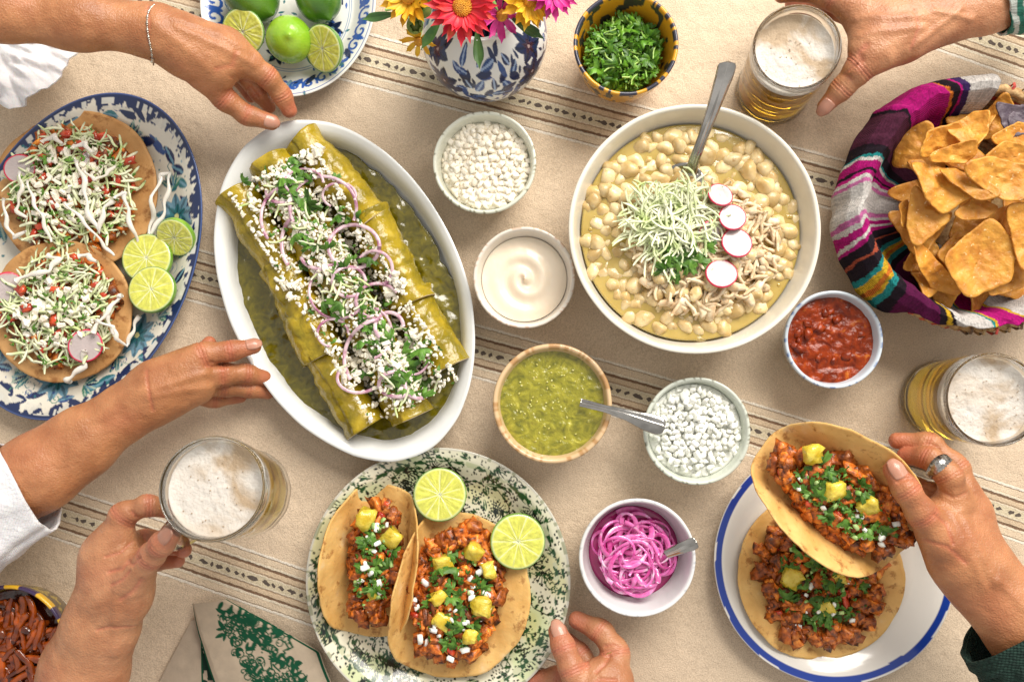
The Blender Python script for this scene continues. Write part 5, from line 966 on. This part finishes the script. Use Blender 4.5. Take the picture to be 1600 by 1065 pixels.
def sheet_poly():
    # rows go from the napkin's straight edge (left) to its slanted top edge, down past the frame
    A = [(299, 944), (311, 990), (326, 1040), (345, 1100), (362, 1160)]; B = [(352, 937), (425, 975), (498, 1020), (524, 1085), (540, 1160)]
    nu = nv = 170; u = np.linspace(0, 1, nu); v = np.linspace(0, 1, nv); tA = np.linspace(0, 1, 5); U, W_ = np.meshgrid(u, v, indexing='ij')
    AX, AY = np.interp(v, tA, [a[0] for a in A]), np.interp(v, tA, [a[1] for a in A]); BX, BY = np.interp(v, tA, [b[0] for b in B]), np.interp(v, tA, [b[1] for b in B])
    px = (1-U)*AX+U*BX; py = (1-U)*AY+U*BY; pts = np.array([P(a, b, .01)[:2] for a, b in zip(px.ravel(), py.ravel())]); x, y = pts[:, 0], pts[:, 1]
    zz = .0105+.008*fbm(x, y, 15, 5, 2)-.006*np.clip(U.ravel()-.9, 0, 1)*8*.6-.004*np.clip(.06-U.ravel(), 0, 1)*12; return np.stack([x, y, zz], 1), gridF(nu, nv), x, y, U.ravel(), W_.ravel()
V, F, x_, y_, u_, w__ = sheet_poly(); o = mesh('upper_fold', V, F, linen, npk, col=pn_top(x_, y_, u_, w__)); m_ = o.modifiers.new('t', 'SOLIDIFY'); m_.thickness = .0013
# crumpled white cloth below the reaching forearm
cw = thing('white_cloth', 'crumpled white cotton cloth hanging below the forearm with the bracelet', 'cloth', P(40, 105, .03))
th = np.arange(160)*2*PI/160; oc = [(-60, 20), (40, 40), (130, 72), (112, 105), (90, 140), (60, 162), (32, 180), (8, 165), (-60, 130)]; Q = np.array([tuple(P(a, b, .03)[:2]) for a, b in oc])-np.array([cw.location.x, cw.location.y]); qa = np.arctan2(Q[:, 1], Q[:, 0]); qr = np.hypot(Q[:, 0], Q[:, 1]); od = np.argsort(qa); th2 = np.where(th > PI, th-2*PI, th)
Ro = np.interp(th2, np.r_[qa[od]-2*PI, qa[od], qa[od]+2*PI], np.r_[qr[od], qr[od], qr[od]])
whc = M('white_cotton', (.74, .73, .74), (.84, .83, .84), .85, 60, bump=.0012, bs=160, bump2=.006, bs2=30, sss=.15, ssc=.003)
surf('cloth_body', cw, 1, .0, whc, lambda x, y: .020*(1-np.clip(np.hypot(x, y)/.075, 0, 1)**2)+.010*np.abs(vn(x*1.0+y*.5, y*.35-x*.2, 46, 3))+.005*vn(x+y, y, 90, 4), 70, 160, outline=Ro)
ut = thing('fork', 'steel cutlery tip lying at the frame edge on the crumpled white cloth', 'cutlery', P(5, 58, .075)); spoon_handle(ut, [(-40, 44, .075, 8), (0, 55, .074, 8), (24, 60, .072, 6)], 1)
# ------------------------------------------------------------------ arms and hands: one smooth surface grown from joints
def surface_nets(f, org, h):
    s = f < 0; c = np.zeros(tuple(np.array(f.shape)-1), np.int8)
    cr = [(i, j, k) for i in (0, 1) for j in (0, 1) for k in (0, 1)]; nx, ny, nz = c.shape
    for i, j, k in cr: c += s[i:i+nx, j:j+ny, k:k+nz]
    act = (c > 0) & (c < 8); ids = np.argwhere(act); idx = -np.ones(c.shape, int); idx[act] = np.arange(len(ids))
    vals = {q: f[ids[:, 0]+q[0], ids[:, 1]+q[1], ids[:, 2]+q[2]] for q in cr}; acc = np.zeros((len(ids), 3)); cnt = np.zeros(len(ids))
    for q in cr:
        for ax in range(3):
            if q[ax]: continue
            q2 = list(q); q2[ax] = 1; a, b = vals[q], vals[tuple(q2)]; k = (a < 0) != (b < 0); t = np.where(k, a/np.where(k, a-b, 1), 0)
            p = np.tile(np.array(q, float), (len(ids), 1)); p[:, ax] += t; acc += p*k[:, None]; cnt += k
    V = (ids+acc/cnt[:, None])*h+org; F = []
    for ax in range(3):
        u, v = (ax+1) % 3, (ax+2) % 3; sl0 = [slice(1, -1)]*3; sl0[ax] = slice(0, -1); sl1 = list(sl0); sl1[ax] = slice(1, None)
        a = s[tuple(sl0)]; b = s[tuple(sl1)]; k = np.argwhere(a != b)
        if not len(k): continue
        g = k.copy(); g[:, u] += 1; g[:, v] += 1; fl = a[k[:, 0], k[:, 1], k[:, 2]]
        q = []
        for du, dv in ((-1, -1), (0, -1), (0, 0), (-1, 0)): w_ = g.copy(); w_[:, u] += du; w_[:, v] += dv; q.append(idx[w_[:, 0], w_[:, 1], w_[:, 2]])
        q = np.stack(q, 1); q[~fl] = q[~fl][:, ::-1]; F.append(q[(q >= 0).all(1)])
    return V, np.vstack(F)
def smin(a, b, k): h = np.clip(.5+.5*(b-a)/k, 0, 1); return b*(1-h)+a*h-k*h*(1-h)
skin_m = {}
def skin(name, c1, c2, red):
    m = M(name, c1, c2, .40, 40, (.34, .66), bump=.00035, bs=900, sss=.14, ssr=(1, .35, .2), ssc=.005, attr=False, bump2=.0011, bs2=110, vor=.0003, vs=520, spec=.55)
    nt = m.node_tree; ln = nt.links.new; b = nt.nodes['Principled BSDF']; src = b.inputs['Base Color'].links[0].from_socket; at = _n(nt, 'ShaderNodeAttribute', attribute_name='flush'); mx = _n(nt, 'ShaderNodeMix', data_type='RGBA'); ln(at.outputs['Fac'], mx.inputs[0]); ln(src, mx.inputs[6]); mx.inputs[7].default_value = rgba(red); ln(mx.outputs[2], b.inputs['Base Color'])
    return m
sk1 = skin('tan_skin', (.34, .130, .052), (.49, .215, .093), (.47, .13, .07)); sk2 = skin('warm_skin', (.37, .150, .068), (.52, .245, .122), (.53, .16, .10)); nailm = M('nail', (.44, .20, .13), (.54, .28, .20), .28, 40, coat=.15, sss=.2, ssr=(1, .4, .3), ssc=.003)
def arm(parent, palm, fingers, mat, h=.00125, nails=(), kp=.016, kf=.007, fz=.80, tend=(), lines=(), name='arm', crs=.0012, seed=0):
    """palm: chains of (px, py, z, r px); fingers: chains ending at the tip"""
    def W(c): return [(np.array(P(a, b, z)), L(r, z)) for a, b, z, r in c]
    pal = [W(c) for c in palm]; fin = [W(c) for c in fingers]; allp = [q for c in pal+fin for q in c]
    lo = np.min([p-r for p, r in allp], 0)-.006; hi = np.max([p+r for p, r in allp], 0)+.006
    xl, yl = P(-200, 0, .1).x, P(1800, 0, .1).x; lo[0] = max(lo[0], xl); hi[0] = min(hi[0], yl); hi[1] = min(hi[1], P(0, -180, .1).y); lo[1] = max(lo[1], P(0, 1245, .1).y)
    n = np.ceil((hi-lo)/h).astype(int)+1; ax = [lo[i]+np.arange(n[i])*h for i in range(3)]
    def cone(F, a, ra, b, rb, k, fl=1.0):
        mg = max(ra, rb)+.03; sl = tuple(slice(max(0, int((min(a[i], b[i])-mg-lo[i])/h)), min(n[i], int((max(a[i], b[i])+mg-lo[i])/h)+2)) for i in range(3))
        if any(s_.stop <= s_.start for s_ in sl): return
        X_, Y_, Z_ = (ax[0][sl[0]][:, None, None]-a[0], ax[1][sl[1]][None, :, None]-a[1], ax[2][sl[2]][None, None, :]-a[2]); d = b-a; l2 = d@d
        t = np.clip((X_*d[0]+Y_*d[1]+Z_*d[2])/l2, 0, 1); dz = (Z_-t*d[2])/fl; D_ = (np.sqrt((X_-t*d[0])**2+(Y_-t*d[1])**2+dz**2)-(ra+(rb-ra)*t))*(fl if fl < 1 else 1)
        F[sl] = smin(F[sl], D_, k) if k else np.minimum(F[sl], D_)
    big = .05; PF = np.full(n, big, np.float32)
    for c in pal:
        for (a, ra), (b, rb) in zip(c[:-1], c[1:]): cone(PF, a, ra, b, rb, kp, fz)
    for c in tend:
        c = W(c)
        for (a, ra), (b, rb) in zip(c[:-1], c[1:]): cone(PF, a, ra, b, rb, .006)
    T = PF.copy()
    for c in fin:
        FF = np.full(n, big, np.float32)
        for j, ((a, ra), (b, rb)) in enumerate(zip(c[:-1], c[1:])):
            cone(FF, a, ra, b, rb*(.98 if j < len(c)-2 else .92), .003)
            if j: cone(FF, a-(b-a)*.12, ra*1.0, a+(b-a)*.12, ra*1.04, .004)      # the joint is a little thicker
        T = smin(T, smin(PF, FF, kf), .0016)
    for q in range(3):
        for e_ in (0, -1): sl = [slice(None)]*3; sl[q] = e_; T[tuple(sl)] = h
    V, F = surface_nets(T, lo, h)
    # normals from the field
    g = np.gradient(T, h); ii = np.clip(np.round((V-lo)/h).astype(int), 0, n-1); N = np.stack([q[ii[:, 0], ii[:, 1], ii[:, 2]] for q in g], 1); N /= np.linalg.norm(N, axis=1)[:, None]+1e-9
    flush = np.zeros(len(V)); disp = .0004*fbm(V[:, 0], V[:, 1]+V[:, 2], 70, seed, 2)+.0009*vn(V[:, 0]+V[:, 2], V[:, 1], 28, seed+3)
    for ci, c in enumerate(fin):
        for j in range(1, len(c)-1):
            a, r = c[j]; d = c[j+1][0]-c[j-1][0]; d /= np.linalg.norm(d); q = V-a; t = q@d; rad = np.linalg.norm(q-t[:, None]*d, axis=1); w_ = np.exp(-(t/.0048)**2)*(rad < r*1.5)
            disp -= crs*w_*(.5+.5*np.cos(t*2*PI/.0031+1.2*np.sin(rad*300+q[:, 0]*200)))*np.clip(N[:, 2]+.6, 0, 1); flush = np.maximum(flush, .55*w_)
        a, r = c[-1]; flush = np.maximum(flush, .8*np.exp(-(np.linalg.norm(V-a, axis=1)/(r*1.8))**2))
    for pts, zl, amp, sg in lines:
        q_ = [P(a, b, zl) for a, b in pts]; dm = np.full(len(V), 1.0)
        for a, b in zip(q_[:-1], q_[1:]):
            dx, dy = b.x-a.x, b.y-a.y; t = np.clip(((V[:, 0]-a.x)*dx+(V[:, 1]-a.y)*dy)/(dx*dx+dy*dy), 0, 1); dm = np.minimum(dm, np.hypot(V[:, 0]-a.x-t*dx, V[:, 1]-a.y-t*dy))
        w_ = np.exp(-(dm/(sg*.001))**2)*np.clip(N[:, 2]*1.6, 0, 1)*(abs(V[:, 2]-zl) < .045); disp += amp*(.0016 if amp > 0 else .0013)*w_
        if amp < 0: flush = np.maximum(flush, .5*w_)
    flush = np.clip(flush+.25*vn(V[:, 0], V[:, 1], 30, 7), 0, 1); V = V+N*disp[:, None]
    o = mesh(name, V, F, mat, parent, attrs={'flush': flush})
    if parent is not None: o.location = (0, 0, 0)
    for ci, nrm, sc in nails:
        (a, ra), (b, rb) = fin[ci][-2:]; d = b-a; d /= np.linalg.norm(d); nn_ = np.array(nrm, float); nn_ -= d*(nn_@d); nn_ /= np.linalg.norm(nn_); s_ = np.cross(nn_, d); u = np.linspace(-1, 1, 13); v = np.linspace(-1, 1, 11); U, W_ = np.meshgrid(u, v, indexing='ij')
        r = rb*.92; ln_ = r*1.02*sc; phi = W_*.85*(1-.16*np.clip(-U, 0, 1)**2-.30*np.clip(U-.4, 0, 1)); along = U*ln_*(1-.10*W_**2)+r*.12; rr = r*1.045-np.clip(along, 0, 1)**2/(2*r)*.75-.0004
        pt = b[None, None]+d*along[..., None]+(nn_*np.cos(phi)[..., None]+s_*np.sin(phi)[..., None])*(rr+.0004)[..., None]
        e = mesh('fingernail', pt.reshape(-1, 3), gridF(13, 11), nailm, parent); m_ = e.modifiers.new('t', 'SOLIDIFY'); m_.thickness = .0012; m_.offset = 0
    return o
def sleeve(parent, a, b, ra, rb, mat, colf=None, seed=0, nw=.003, sq=.8, name='sleeve', z=None):
    """open cloth tube from the cuff A to B"""
    A = P(*a); B = P(*b); d = (B-A); q = d.to_track_quat('Z', 'Y').to_matrix(); n, m = 140, 90; th = np.arange(n)*2*PI/n; t = np.linspace(0, 1, m); T, TH = np.meshgrid(t, th, indexing='ij'); L_ = d.length
    r = L(ra, a[2])*(1-T)+L(rb, b[2])*T; r = r+nw*(vn(np.cos(TH)*3+T*2, np.sin(TH)*3, 1.6, seed))*(.4+T)+nw*.55*vn(T*9+.4*np.cos(TH), np.cos(TH)*2+np.sin(TH), 1.6, seed+1)
    V = np.stack([r*np.cos(TH), r*np.sin(TH)*1.0, T*L_+.004*np.sin(TH*2+1)*(1-T)], -1).reshape(-1, 3); Rm = np.array(q); V = V@Rm.T; V[:, 2] *= sq; V = V+np.array(A)
    o = mesh(name, V, gridF(m, n, cv=True), mat, parent, col=colf(T.ravel(), TH.ravel()) if colf else None); m_ = o.modifiers.new('t', 'SOLIDIFY'); m_.thickness = .0022; return o

# person sitting past the painted platter: both hands on the white platter
pa_ = thing('person', 'person in white blouse and thin bracelet holding the enchilada platter with both hands', 'person', (0, 0, 0))
arm(pa_, [[(-260, -70, .19, 58), (-110, -22, .17, 52), (0, 12, .155, 47), (120, 30, .138, 43), (245, 50, .120, 37), (290, 72, .108, 37), (335, 92, .098, 35)], [(290, 66, .108, 30), (350, 78, .094, 26), (392, 98, .084, 18)], [(300, 90, .1, 30), (335, 120, .088, 24)]],
    [[(320, 122, .090, 24), (350, 155, .074, 18), (386, 180, .062, 15), (424, 191, .054, 13)], [(375, 95, .084, 22), (418, 120, .072, 16.5), (440, 148, .056, 14.5), (452, 172, .046, 12.5)], [(378, 112, .066, 18), (402, 142, .05, 15), (420, 168, .036, 12)], [(370, 118, .055, 16), (392, 150, .040, 13)]], sk1,
    nails=[(0, (.35, -.25, .9), 1.0)], seed=1, lines=[([(300, 66), (345, 80), (390, 96)], .1, 1.0, 4), ([(295, 52), (340, 60), (380, 78)], .1, .8, 4), ([(262, 60), (300, 85), (335, 118)], .1, .7, 5), ([(372, 132), (384, 128), (392, 140)], .08, -1.3, 1.6), ([(252, 30), (258, 60), (252, 84)], .11, -.7, 1.4), ([(350, 120), (372, 112), (378, 92)], .09, -.5, 2.2)])
arm(pa_, [[(-250, 930, .11, 70), (-60, 812, .095, 62), (60, 738, .088, 56), (130, 690, .08, 48), (200, 642, .074, 38), (245, 614, .072, 36), (290, 590, .068, 36)], [(245, 614, .07, 34), (305, 600, .060, 28)], [(250, 600, .074, 28), (300, 566, .072, 20)]],
    [[(278, 578, .076, 22), (318, 553, .072, 17), (360, 548, .063, 15), (396, 541, .056, 13)], [(300, 590, .064, 20), (348, 585, .056, 16.5), (385, 584, .043, 14), (412, 590, .030, 12)], [(300, 602, .052, 18), (350, 604, .042, 15), (388, 606, .030, 14), (418, 612, .02, 12)], [(290, 615, .044, 17), (335, 622, .030, 14), (375, 618, .018, 12)], [(308, 562, .056, 14), (327, 535, .045, 11.5)]], sk1,
    nails=[(0, (-.15, .3, .9), 1.0)], seed=5, lines=[([(250, 608), (300, 590), (345, 578)], .08, 1.0, 4), ([(250, 620), (300, 608), (345, 602)], .07, .8, 4), ([(335, 566), (350, 570), (362, 566)], .07, -1.3, 1.5), ([(238, 580), (246, 610), (248, 640)], .08, -.7, 1.6), ([(120, 660), (170, 650), (230, 610)], .09, .8, 5)])
linw = M('white_linen', (.74, .74, .77), (.84, .84, .86), .85, 120, bump=.0010, bs=340, weave=.0002, ws=260, bump2=.004, bs2=30, sss=.1, ssc=.002)
sleeve(pa_, (48, 757, .088), (-270, 960, .115), 76, 112, linw, None, 3, .004, .75)
# bracelet
A0, A1 = P(200, 43, .126), P(290, 66, .112); d = (A1-A0).normalized(); ctr = P(242, 52, .119); u_ = Vector((0, 0, 1)); u_ = (u_-d*u_.dot(d)).normalized(); v_ = d.cross(u_); br = L(41, .12); bd = []
for i in range(84):
    a = i*2*PI/84; wob = .004*math.sin(a*2+.8); p = ctr+v_*br*1.10*math.cos(a)+u_*br*1.02*math.sin(a)+d*wob; s_ = .0016 if i % 3 else .0024; bd.append(xf(lump(s_, s_, s_, .9, 0, i, 3), tuple(p)))
V, F = join(bd); brm = M('silver_bead', (.80, .76, .68), (.5, .46, .4), .25, 80, metal=.9); bb2 = mesh('bracelet', V, F, brm, pa_)
cp_ = P(240, 93, .125); bxs = [xf(lump(.0012, .011, .0012, 0, 0, 1, 3), (cp_.x, cp_.y-.001, cp_.z)), xf(lump(.007, .0012, .0012, 0, 0, 1, 3), (cp_.x, cp_.y+.0012, cp_.z+.0004))]; V, F = join(bxs); mesh('cross_charm', V, F, strawd, bb2)

pc_ = thing('person', 'hand with rolled palm and thumb holding the tilted beer mug by its glass handle', 'person', (0, 0, 0))
arm(pc_, [[(70, 1290, .08, 74), (100, 1150, .11, 66), (132, 1045, .125, 60), (160, 975, .14, 50), (178, 915, .148, 47)], [(178, 915, .148, 44), (168, 868, .152, 32), (182, 835, .156, 24)], [(195, 925, .152, 36), (212, 893, .162, 28)], [(180, 900, .14, 30), (195, 860, .135, 22)]],
    [[(208, 902, .165, 27), (236, 868, .180, 20.5), (252, 850, .190, 18.5), (266, 836, .196, 16.5)], [(176, 850, .156, 24), (193, 803, .160, 18.5), (232, 789, .158, 16.5), (268, 798, .140, 14)], [(192, 855, .138, 21), (228, 845, .120, 17), (268, 848, .128, 16), (287, 858, .142, 14)], [(195, 880, .118, 19), (240, 876, .108, 15), (278, 876, .115, 12)]], sk2,
    nails=[(0, (-.1, .3, .95), 1.05)], kf=.008, seed=9, lines=[([(166, 895), (190, 888), (205, 870), (214, 845)], .18, -1.5, 1.4), ([(158, 872), (180, 866), (196, 846)], .18, -1.1, 1.3), ([(172, 915), (192, 905), (206, 890)], .18, -1.0, 1.3), ([(184, 938), (205, 925), (222, 905)], .18, -.8, 1.8), ([(196, 876), (212, 880), (226, 866)], .18, -1.2, 1.6), ([(150, 985), (172, 980), (200, 985)], .17, -.8, 1.5), ([(205, 800), (212, 812), (208, 824)], .17, -1.4, 1.5), ([(150, 1040), (162, 980), (170, 930)], .19, .8, 4), ([(176, 1040), (184, 985), (190, 940)], .19, .7, 4)])

pd_ = thing('person', 'hand with a thin gold ring pinching the rim of the green patterned plate', 'person', (0, 0, 0))
arm(pd_, [[(960, 1200, .09, 60), (945, 1120, .07, 50), (935, 1072, .058, 38)], [(945, 1110, .062, 36), (956, 1058, .055, 26)]],
    [[(915, 1100, .064, 27), (893, 1045, .062, 19.5), (881, 1012, .056, 18), (872, 986, .049, 15.5)], [(952, 1065, .052, 26), (962, 1018, .046, 19), (938, 985, .036, 17), (902, 968, .026, 14)], [(930, 1078, .036, 20), (875, 1058, .024, 17), (832, 1062, .016, 14)], [(935, 1062, .036, 18), (908, 1022, .022, 15), (888, 1000, .012, 12)]], sk2,
    nails=[(0, (.1, .2, .97), 1.1)], kf=.008, seed=12, lines=[([(918, 1062), (935, 1050), (960, 1052)], .06, -1.4, 1.5), ([(946, 1012), (958, 1008), (970, 1012)], .06, -1.0, 1.5), ([(928, 1075), (950, 1066), (972, 1072)], .06, -1.0, 1.5), ([(930, 1042), (944, 1032), (952, 1024)], .06, -1.3, 1.5)])
g0, g1 = P(962, 1030, .048), P(945, 990, .038); d = (g1-g0).normalized(); c = g0*.72+g1*.28; u_ = Vector((0, 0, 1)); u_ = (u_-d*u_.dot(d)).normalized(); v_ = d.cross(u_); rg = L(20, .05)
t = np.arange(40)*2*PI/40; mesh('ring', *tube([tuple(c+v_*rg*math.cos(a)+u_*rg*math.sin(a)) for a in t], .0007, 8, closed=True), M('gold', (.75, .52, .2), None, .2, metal=1), pd_)

pe_ = thing('person', 'person in a dark green sleeve and silver ring lifting the folded taco', 'person', (0, 0, 0))
arm(pe_, [[(1660, 1060, .13, 64), (1600, 975, .127, 56), (1545, 918, .122, 48), (1515, 880, .12, 46)], [(1515, 880, .12, 46), (1490, 835, .122, 36), (1478, 800, .122, 28)], [(1525, 880, .115, 40), (1512, 800, .112, 26), (1502, 768, .112, 22)], [(1490, 870, .13, 36), (1462, 830, .135, 26)]],
    [[(1470, 845, .135, 30), (1441, 803, .142, 22), (1416, 765, .146, 19.5), (1397, 735, .142, 17)], [(1502, 768, .112, 23), (1492, 728, .110, 18), (1450, 692, .102, 16.5), (1402, 688, .090, 14)], [(1494, 785, .126, 23), (1482, 742, .130, 18.5), (1450, 714, .118, 16.5), (1415, 712, .100, 14)], [(1480, 815, .105, 22), (1465, 775, .098, 17), (1425, 755, .080, 15)]], sk1,
    nails=[(0, (.0, .25, .97), 1.0)], kf=.008, seed=15, lines=[([(1500, 800), (1520, 850), (1545, 905)], .14, .9, 4), ([(1485, 800), (1505, 860), (1530, 915)], .14, .8, 4), ([(1450, 800), (1470, 815), (1478, 845)], .14, -1.1, 1.8), ([(1440, 842), (1470, 850), (1500, 875)], .14, -.7, 2.0), ([(1478, 770), (1490, 778), (1510, 770)], .14, -.9, 1.6), ([(1400, 752), (1415, 745), (1430, 750)], .15, -1.2, 1.3), ([(1560, 905), (1600, 950), (1620, 990)], .15, .8, 4)])
dgm = M('dark_green_knit', (.006, .022, .016), (.012, .040, .028), .9, 200, bump=.0014, bs=220, weave=.0006, ws=120)
sleeve(pe_, (1578, 985, .128), (1680, 1120, .13), 74, 92, dgm, None, 6, .004, .8); sleeve(pe_, (1575, 980, .128), (1592, 1004, .128), 78, 79, dgm, None, 7, .002, .8, 'cuff')
g0, g1 = P(1482, 742, .130), P(1450, 714, .118); d = (g1-g0).normalized(); c = g0*.55+g1*.45; u_ = Vector((0, 0, 1)); u_ = (u_-d*u_.dot(d)).normalized(); v_ = d.cross(u_); rg = L(18.2, .12)
a = np.arange(56)*2*PI/56; w_ = .0032+.0030*np.clip(np.sin(a), 0, 1)**2; V = []
for s_, ro in ((-1, 0), (1, 0), (1, .0016), (-1, .0016)):
    for i in range(56): V.append(tuple(c+(v_*math.cos(a[i])+u_*math.sin(a[i]))*(rg+ro+.0004*(i % 2)*(ro > 0))+d*s_*w_[i]))
mesh('ring', V, gridF(4, 56, cu=True, cv=True), M('silver_ring', (.65, .63, .6), (.3, .29, .28), .25, 400, metal=1, bump=.0006, bs=300), pe_)

pf_ = thing('person', 'person in a green and white striped sleeve gripping the mug of golden beer', 'person', (0, 0, 0))
arm(pf_, [[(1680, -28, .10, 46), (1535, 10, .10, 38), (1470, 26, .10, 37), (1420, 42, .10, 38), (1378, 58, .10, 40)], [(1400, 36, .098, 34), (1350, 22, .095, 32)], [(1400, 62, .102, 30), (1355, 85, .104, 26)]],
    [[(1372, 85, .104, 27), (1343, 108, .100, 21), (1316, 138, .088, 17), (1290, 166, .076, 14.5)], [(1345, 22, .095, 26), (1300, -2, .092, 18), (1262, -14, .086, 16), (1222, -8, .080, 14)], [(1345, 20, .070, 24), (1296, -2, .064, 17), (1250, -14, .058, 15)], [(1350, 30, .045, 22), (1300, 12, .036, 17), (1240, 5, .030, 14)]], sk2,
    nails=[(0, (-.1, -.2, .95), 1.05)], seed=18, lines=[([(1440, 28), (1390, 30), (1345, 22)], .12, .9, 4), ([(1440, 45), (1390, 50), (1350, 52)], .12, .9, 4), ([(1500, 15), (1470, 40), (1430, 70)], .12, .8, 3), ([(1355, 70), (1345, 80), (1350, 92)], .12, -1.2, 3), ([(1330, 108), (1318, 118), (1328, 128)], .1, -1.0, 1.5), ([(1520, 30), (1490, 25), (1455, 20)], .12, .8, 3), ([(1425, 20), (1432, 45), (1424, 75)], .12, -.6, 1.6)])
def strp(T, TH): k = (np.sin((T*5+.35*np.sin(TH*1+1)+.1*np.sin(TH*3))*2*PI*1.6) > .05)[:, None]; return np.where(k, [[.62, .66, .60]], [[.03, .20, .14]])
sleeve(pf_, (1556, 2, .102), (1700, -35, .10), 48, 68, M('striped_cotton', (.85, .85, .85), (1.05, 1.05, 1.05), .85, 150, attr=True, bump=.0008, bs=300, weave=.0005, ws=300), strp, 8, .004, .85)
print('OBJECTS', len(bpy.data.objects), 'polys', sum(len(o.data.polygons) for o in bpy.data.objects if o.type == 'MESH'))
